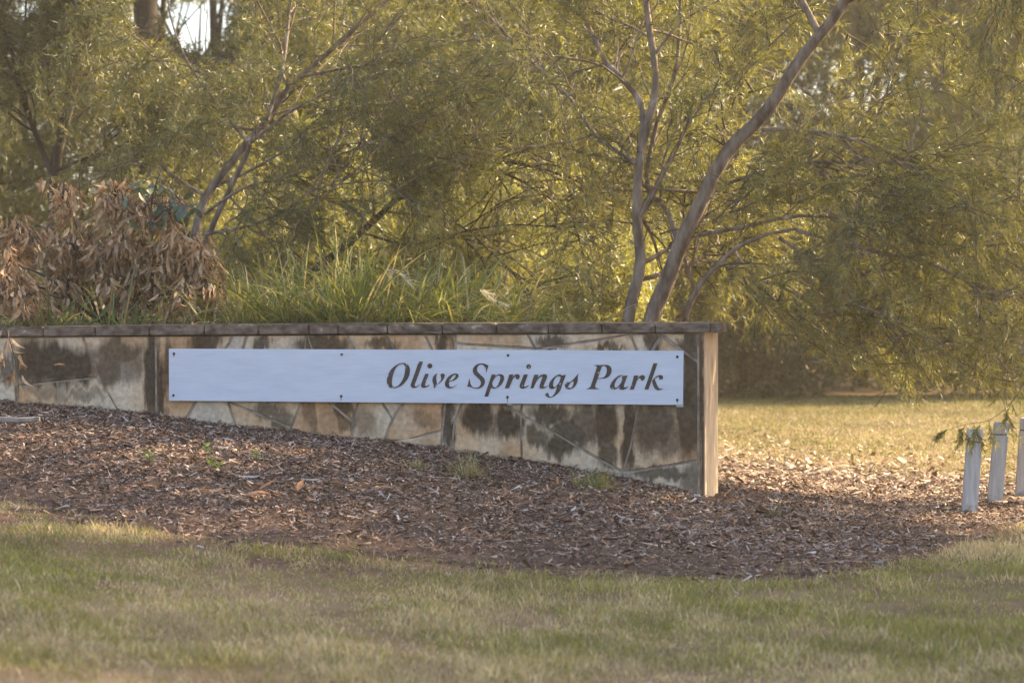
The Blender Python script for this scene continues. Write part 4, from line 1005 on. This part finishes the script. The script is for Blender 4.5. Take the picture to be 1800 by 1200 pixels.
def sample_mulch(n, x0, x1, y0, y1):
    X = rng.uniform(x0, x1, n); Y = rng.uniform(y0, y1, n)
    m = (in_mulch(X, Y) | ((rng.random(n) < .6 * np.exp((Y - yfront(X)) / .22)) & (Y < yfront(X) + .1))) & ~((Y > yw(X) - .02) & (X < 1.26)) & (np.abs(X) < Y * .236) | False
    return X[m], Y[m]
X, Y = sample_mulch(460000, -3.6, 4.4, 10.2, 16.5)
PALC = [(.20, .118, .080), (.30, .205, .155), (.095, .056, .038), (.38, .32, .28), (.36, .27, .215), (.31, .155, .078), (.54, .48, .43)]
fr_ = np.clip((Y - yfront(X)) / .6, 0, 1); keepc = rng.random(len(X)) < (.25 + .75 * fr_) * (.55 + .6 * vnoise(X * 2.5, Y * 3.5, 61)); X, Y = X[keepc], Y[keepc]
n = len(X); Lc = np.clip(rng.lognormal(-4.08, .62, n), .006, .12); Wc = np.minimum(Lc * rng.uniform(.12, .45, n), .013)
V, Q, C = chips(rng, X, Y, np.maximum(mulch_z(X, Y), gz(X, Y) + .004) + rng.uniform(.0, .014, n), Lc, Wc, PALC, .3, [.29, .22, .21, .10, .12, .05, .01])
tag(obj_np('bark_chips', V, Q, M_chip, None, C), 'loose weathered bark chips covering the mulch bed', 'mulch', kind='stuff')
# pale litter on the sunlit ground behind the wall end
X = rng.uniform(1.0, 5.2, 42000); Y = rng.uniform(15.0, 24, 42000)
wgt = np.where(in_mulch(X, Y), 1., np.exp(-np.maximum(Y - yback(X), 0) / 1.3)) * (.35 + .9 * vnoise(X * 2.5, Y * 1.2, 21))
m = (rng.random(len(X)) < wgt) & (X < Y * .236); X, Y = X[m], Y[m]; n = len(X)
Lc = np.clip(rng.lognormal(-3.55, .5, n), .012, .10)
V, Q, C = chips(rng, X, Y, gz(X, Y) + rng.uniform(.012, .035, n), Lc, Lc * rng.uniform(.25, .6, n), [(.30, .22, .15), (.42, .33, .25), (.20, .13, .085), (.62, .55, .48)], .3, [.4, .25, .27, .08])
tag(obj_np('leaf_litter', V, Q, M_chip, None, C), 'pale dry leaf litter on the ground behind the wall end', 'leaf litter', kind='stuff')

# ------------------------------------------------------------------ grass
def grass(rng, X, Y, h, w, C, zoff=0.0, lean=.55):
    n = len(X); Zg = gz(X, Y) + zoff
    az = rng.uniform(0, 2 * np.pi, n); sd = np.stack([np.cos(az), np.sin(az), np.zeros(n)], -1)
    a2 = rng.uniform(0, 2 * np.pi, n); ln = rng.uniform(.1, 1, n) * lean
    d = nrm(np.stack([np.cos(a2) * ln, np.sin(a2) * ln, np.ones(n)], -1)); o = np.stack([X, Y, Zg - .004], -1)
    d2 = nrm(d + np.stack([np.cos(a2), np.sin(a2), -np.ones(n) * .4], -1) * (ln * .9)[:, None])
    h = h[:, None]; w = w[:, None] * .5
    mid = o + d * h * .55; tip = mid + d2 * h * .5
    V = np.stack([o - sd * w * .6, mid + sd * w, tip, mid - sd * w], 1).reshape(-1, 3)
    Q = np.arange(n * 4).reshape(-1, 4)
    return V, Q, np.repeat(C, 4, axis=0)
GR = np.array([(.230, .225, .050), (.185, .190, .045), (.29, .265, .065)]); ST = np.array([(.46, .36, .21), (.37, .28, .165), (.52, .43, .28)])
def grass_cols(rng, dry):
    n = len(dry); pick = rng.random(n) < dry
    c_ = np.where(pick[:, None], ST[rng.integers(0, 3, n)], GR[rng.integers(0, 3, n)])
    return c_ * rng.uniform(.75, 1.25, (n, 1))
n = 380000; Y = 7.2 + (13.6 - 7.2) * rng.random(n) ** .85; X = rng.uniform(-1, 1, n) * Y * .236
dd = yfront(X) - Y
m = (dd > -.30) & ~((X > 3.3) & (Y > 16)); X, Y, dd = X[m], Y[m], dd[m]
pat = vnoise(X * 2.6, Y * 2.6, 31) * .55 + vnoise(X * 7, Y * 7, 32) * .45
bare = soil_amount(X, Y)
dens = np.where(dd < 0, .30 * np.exp(dd / .10), 1.0) * np.clip(1.05 - 1.15 * bare, .62 * sstep(.40, .66, pat) + .07, 1) * np.clip(.30 + 2.0 * (pat - .25), .12, 1)
m = rng.random(len(X)) < dens * .78; X, Y = X[m], Y[m]
dry = np.clip(.31 + .9 * (vnoise(X * .9 + 5, Y * .9, 33) - .42) + .45 * sstep(9.6, 7.8, Y) * sstep(-1.5, .8, X) + .9 * (vnoise(X * 5, Y * 5, 34) - .5) + .25 * soil_amount(X, Y), .06, .88)
n = len(X); hh = rng.uniform(.014, .046, n) * (.45 + 1.1 * vnoise(X * 3.1, Y * 3.1, 35)); ww = rng.uniform(.0025, .0052, n); hh = np.where(rng.random(n) < .05, hh * 2.0, hh)
tone = .62 + .75 * (vnoise(X * 3.3, Y * 3.3, 36) * .55 + vnoise(X * 9, Y * 9, 37) * .45)
V, Q, C = grass(rng, X, Y, hh, ww, grass_cols(rng, dry) * tone[:, None], lean=.9)
tag(obj_np('lawn_grass', V, Q, M_grass, None, C), 'short patchy lawn grass in the foreground', 'grass', kind='stuff')
n = 150000; Y = rng.uniform(15.0, 30, n); X = rng.uniform(.9, 1.0, n) * 0 + rng.uniform(.9, 7.2, n)
m = (~in_mulch(X, Y)) & (X < Y * .236) & (X > 1.0); X, Y = X[m], Y[m]
m = rng.random(len(X)) < np.where(Y < yback(X) + 2.5, .25 + .3 * np.clip((Y - yback(X)) / 2.5, 0, 1), .75); X, Y = X[m], Y[m]
dry = np.clip(.42 + .6 * (vnoise(X * .8, Y * .5, 41) - .5) + .3 * np.exp(-np.maximum(Y - yback(X), 0) / 2.0) - .35 * sstep(25, 29, Y), .1, .9); n = len(X)
V, Q, C = grass(rng, X, Y, rng.uniform(.02, .05, n), rng.uniform(.005, .011, n), grass_cols(rng, dry) * np.array([.66, .70, .72]) * (.75 + .5 * vnoise(X * 2, Y * .9, 42))[:, None], lean=1.3)
tag(obj_np('lawn_grass', V, Q, M_grass, None, C), 'dry sunlit lawn grass behind the wall end', 'grass', kind='stuff')

# ------------------------------------------------------------------ small things on the mulch
def on_ground(px, py):
    d = 12.5
    for _ in range(60):
        k = (px - 900) / F; z_ = float(mulch_z(np.array(k * d), np.array(d))); d = d * .5 + .5 * (CZ - max(z_, -.3)) * F / (py - HZ)
    return np.array([k * d, d, z_])
for (px, py, n, L, pal, lab) in ((820, 838, 140, .22, [(.38, .30, .16), (.19, .20, .05), (.46, .37, .21)], 'dry straw-coloured grass tuft on the mulch below the word Springs'),
                                 (1040, 858, 130, .20, [(.17, .20, .045), (.22, .23, .06), (.36, .29, .14)], 'green grass tuft on the mulch below the word Park'),
                                 (735, 825, 60, .12, [(.20, .21, .05), (.34, .27, .14)], 'sparse grass tuft on the mulch below the word Olive'),
                                 (1360, 905, 22, .10, [(.12, .14, .04), (.2, .18, .08)], 'thin grass sprig on the mulch right of the wall end'),
                                 (1160, 880, 16, .08, [(.10, .13, .035)], 'tiny green grass sprig on the mulch near the wall end')):
    b0 = on_ground(px, py); root = empty('grass_tuft', b0, lab, 'grass tuft', 'grass tufts growing in the mulch')
    V, Q, C = blades(rng, n, b0, .05 if n > 60 else .03, L, .004, (0, -.1), (15, 80), pal, .6, 5); o = obj_np('blades', V, Q, M_grass, root, C); o['kind'] = 'stuff'
sl = leaf_mesh('sl', .035, .018, .1, M_gum, (.17, .23, .04), .2); SLM = mesh_np('seedling_leaf', *sl[:2], M_grass, sl[2], True)
for (px, py, n, lab) in ((262, 824, 5, 'tiny green seedling on the mulch left of the pair of bright seedlings'), (362, 800, 5, 'small green seedling highest up the mulch slope'), (371, 826, 8, 'largest bright green seedling in the mulch below the board'),
                         (386, 832, 5, 'small bright seedling just right of the largest seedling'), (450, 815, 5, 'small seedling furthest right in the mulch below the board')):
    b0 = on_ground(px, py); root = empty('seedling', b0, lab, 'seedling', 'green seedlings in the mulch')
    V, Q = tubes([smooth_path([b0 - np.array([0, 0, .01]), b0 + np.array([.004, 0, .03]), b0 + np.array([0, 0, .065])], 6)], [np.linspace(.002, .0012, 6)], 4); obj_np('stem', V, Q, M_twig, root)
    for k in range(n):
        o = bpy.data.objects.new('leaf', SLM); link(o, root); d_ = np.array([math.cos(k * 2.4), math.sin(k * 2.4), .5]); fr_ = leaf_frames(rng, b0[None], d_[None])[0]
        M4 = np.eye(4); M4[:3, :3] = fr_ * rng.uniform(.8, 1.2); M4[:3, 3] = b0 + np.array([0, 0, .02 + .045 * k / n])
        o.matrix_parent_inverse = Matrix.Translation(root.location).inverted(); o.matrix_basis = Matrix(M4.tolist())
M_pale = mat_noise('weathered_wood', (.30, .28, .26), (.48, .45, .42), 20, .85, .4, 80, (1, 3, 3))
M_grey = mat_noise('grey_stick_wood', (.16, .14, .13), (.28, .25, .23), 20, .85, .4, 80)
def slab(name, px, py, L, w, t, az, mat, lab, cat, bend=.1, group=None):
    c_ = on_ground(px, py); bm = bmesh.new(); n = 6; rings = []
    for k in range(n):
        u = k / (n - 1) - .5; wk = w * (.55 + .45 * math.cos(u * 2.4)) * (1 + .15 * math.sin(k * 2.1)); z_ = bend * L * (u * u) + t * .5 + .012
        ring = []
        for (a_, b_) in ((-.5, -.3), (.5, -.5), (.42, .5), (-.4, .4)):
            x_ = u * L; y_ = a_ * wk + .06 * L * math.sin(k * 1.3)
            ring.append(bm.verts.new((c_[0] + x_ * math.cos(az) - y_ * math.sin(az), c_[1] + x_ * math.sin(az) + y_ * math.cos(az), c_[2] + z_ + b_ * t)))
        rings.append(ring)
    for r0, r1 in zip(rings, rings[1:]):
        for k in range(4): bm.faces.new((r0[k], r0[(k + 1) % 4], r1[(k + 1) % 4], r1[k]))
    bm.faces.new(rings[0][::-1]); bm.faces.new(rings[-1])
    o = obj_bm(name, bm, mat); tag(o, lab, cat, group); return o
slab('bark_piece', 438, 843, .115, .03, .012, .1, M_pale, 'pale grey piece of bark on the mulch below the board', 'bark piece', .1, 'loose bark pieces on the mulch')
slab('bark_piece', 545, 848, .10, .014, .008, -.05, M_pale, 'thin pale sliver of bark right of the pale grey piece', 'bark piece', .1, 'loose bark pieces on the mulch')
slab('bark_piece', 392, 792, .06, .03, .01, .3, M_pale, 'pale bark flake close under the board', 'bark piece', .1, 'loose bark pieces on the mulch')
slab('bark_piece', 1225, 876, .035, .02, .012, .1, M_pale, 'white chip lying against the foot of the wall end', 'bark piece', .1, 'loose bark pieces on the mulch')
slab('bark_piece', 1287, 850, .04, .035, .015, .6, M_pale, 'pale chip on the shaded mulch beside the wall end', 'bark piece', .1, 'loose bark pieces on the mulch')
slab('bark_piece', 1335, 1020, .06, .02, .01, .1, M_pale, 'pale sliver of bark at the edge of the front lawn', 'bark piece', .1, 'loose bark pieces on the mulch')
slab('stick', 22, 805, .30, .03, .026, -.25, M_grey, 'weathered grey stick on the mulch at the left edge', 'stick', .08)
ol = [leaf_mesh('ol', .085, .03, c_, M_dead, (.42, .20, .085), .4) for c_ in (.25, -.3)]; OLM = [mesh_np('fallen_leaf_%d' % i, a, b, M_dead, c, True) for i, (a, b, c) in enumerate(ol)]
for i, (px, py, az, s, lab) in enumerate(((523, 870, 1.2, 1.1, 'upright orange dead leaf on the mulch below the board'), (455, 866, .2, 1.2, 'orange dead leaf lying left of the upright one'), (440, 875, -.1, 1.2, 'long tan dead leaf lying flat on the mulch'),
                                          (345, 871, .1, .8, 'small orange dead leaf at the left of the leaf cluster'), (535, 885, -.6, .8, 'orange dead leaf below the upright one'), (235, 833, .5, .5, 'small orange leaf on the left mulch slope'),
                                          (95, 752, .2, .6, 'orange leaf high on the left mulch slope'), (1105, 890, -.5, .9, 'tan dead leaf on the mulch below the word Park'), (1290, 925, 1, .7, 'tan dead leaf right of the wall end on shaded mulch'), (880, 925, .1, .8, 'orange dead leaf low on the mulch near the lawn'),
                                          (1090, 1070, 1.3, .7, 'tan dead leaf on the front lawn'), (300, 1075, .3, .8, 'pale dead leaf on the left front lawn'))):
    b0 = on_ground(px, py); o = bpy.data.objects.new('fallen_leaf', OLM[i % 2]); link(o); o.location = b0 + np.array([0, 0, .022]); o.rotation_euler = (.3, -.25 if i else -.8, az); o.scale = (s, s, s)
    tag(o, lab, 'leaf', 'fallen dead leaves')

# ------------------------------------------------------------------ haze
hm = bpy.data.materials.new('haze'); hm.use_nodes = True; hn = hm.node_tree.nodes; hn.remove(hn['Principled BSDF'])
pv = hn.new('ShaderNodeVolumePrincipled'); pv.inputs['Color'].default_value = (.96, .88, .72, 1); pv.inputs['Density'].default_value = HAZE_DENSITY; pv.inputs['Anisotropy'].default_value = .45
hm.node_tree.links.new(pv.outputs[0], hn['Material Output'].inputs['Volume'])
if HAZE_DENSITY > 0:
    bm = bmesh.new(); bmesh.ops.create_cube(bm, size=1, matrix=Matrix.Translation((0, 45, 6.5)) @ Matrix.Diagonal((310, 220, 18, 1)))
    tag(obj_bm('haze', bm, hm), 'thin warm haze in the air', kind='stuff')
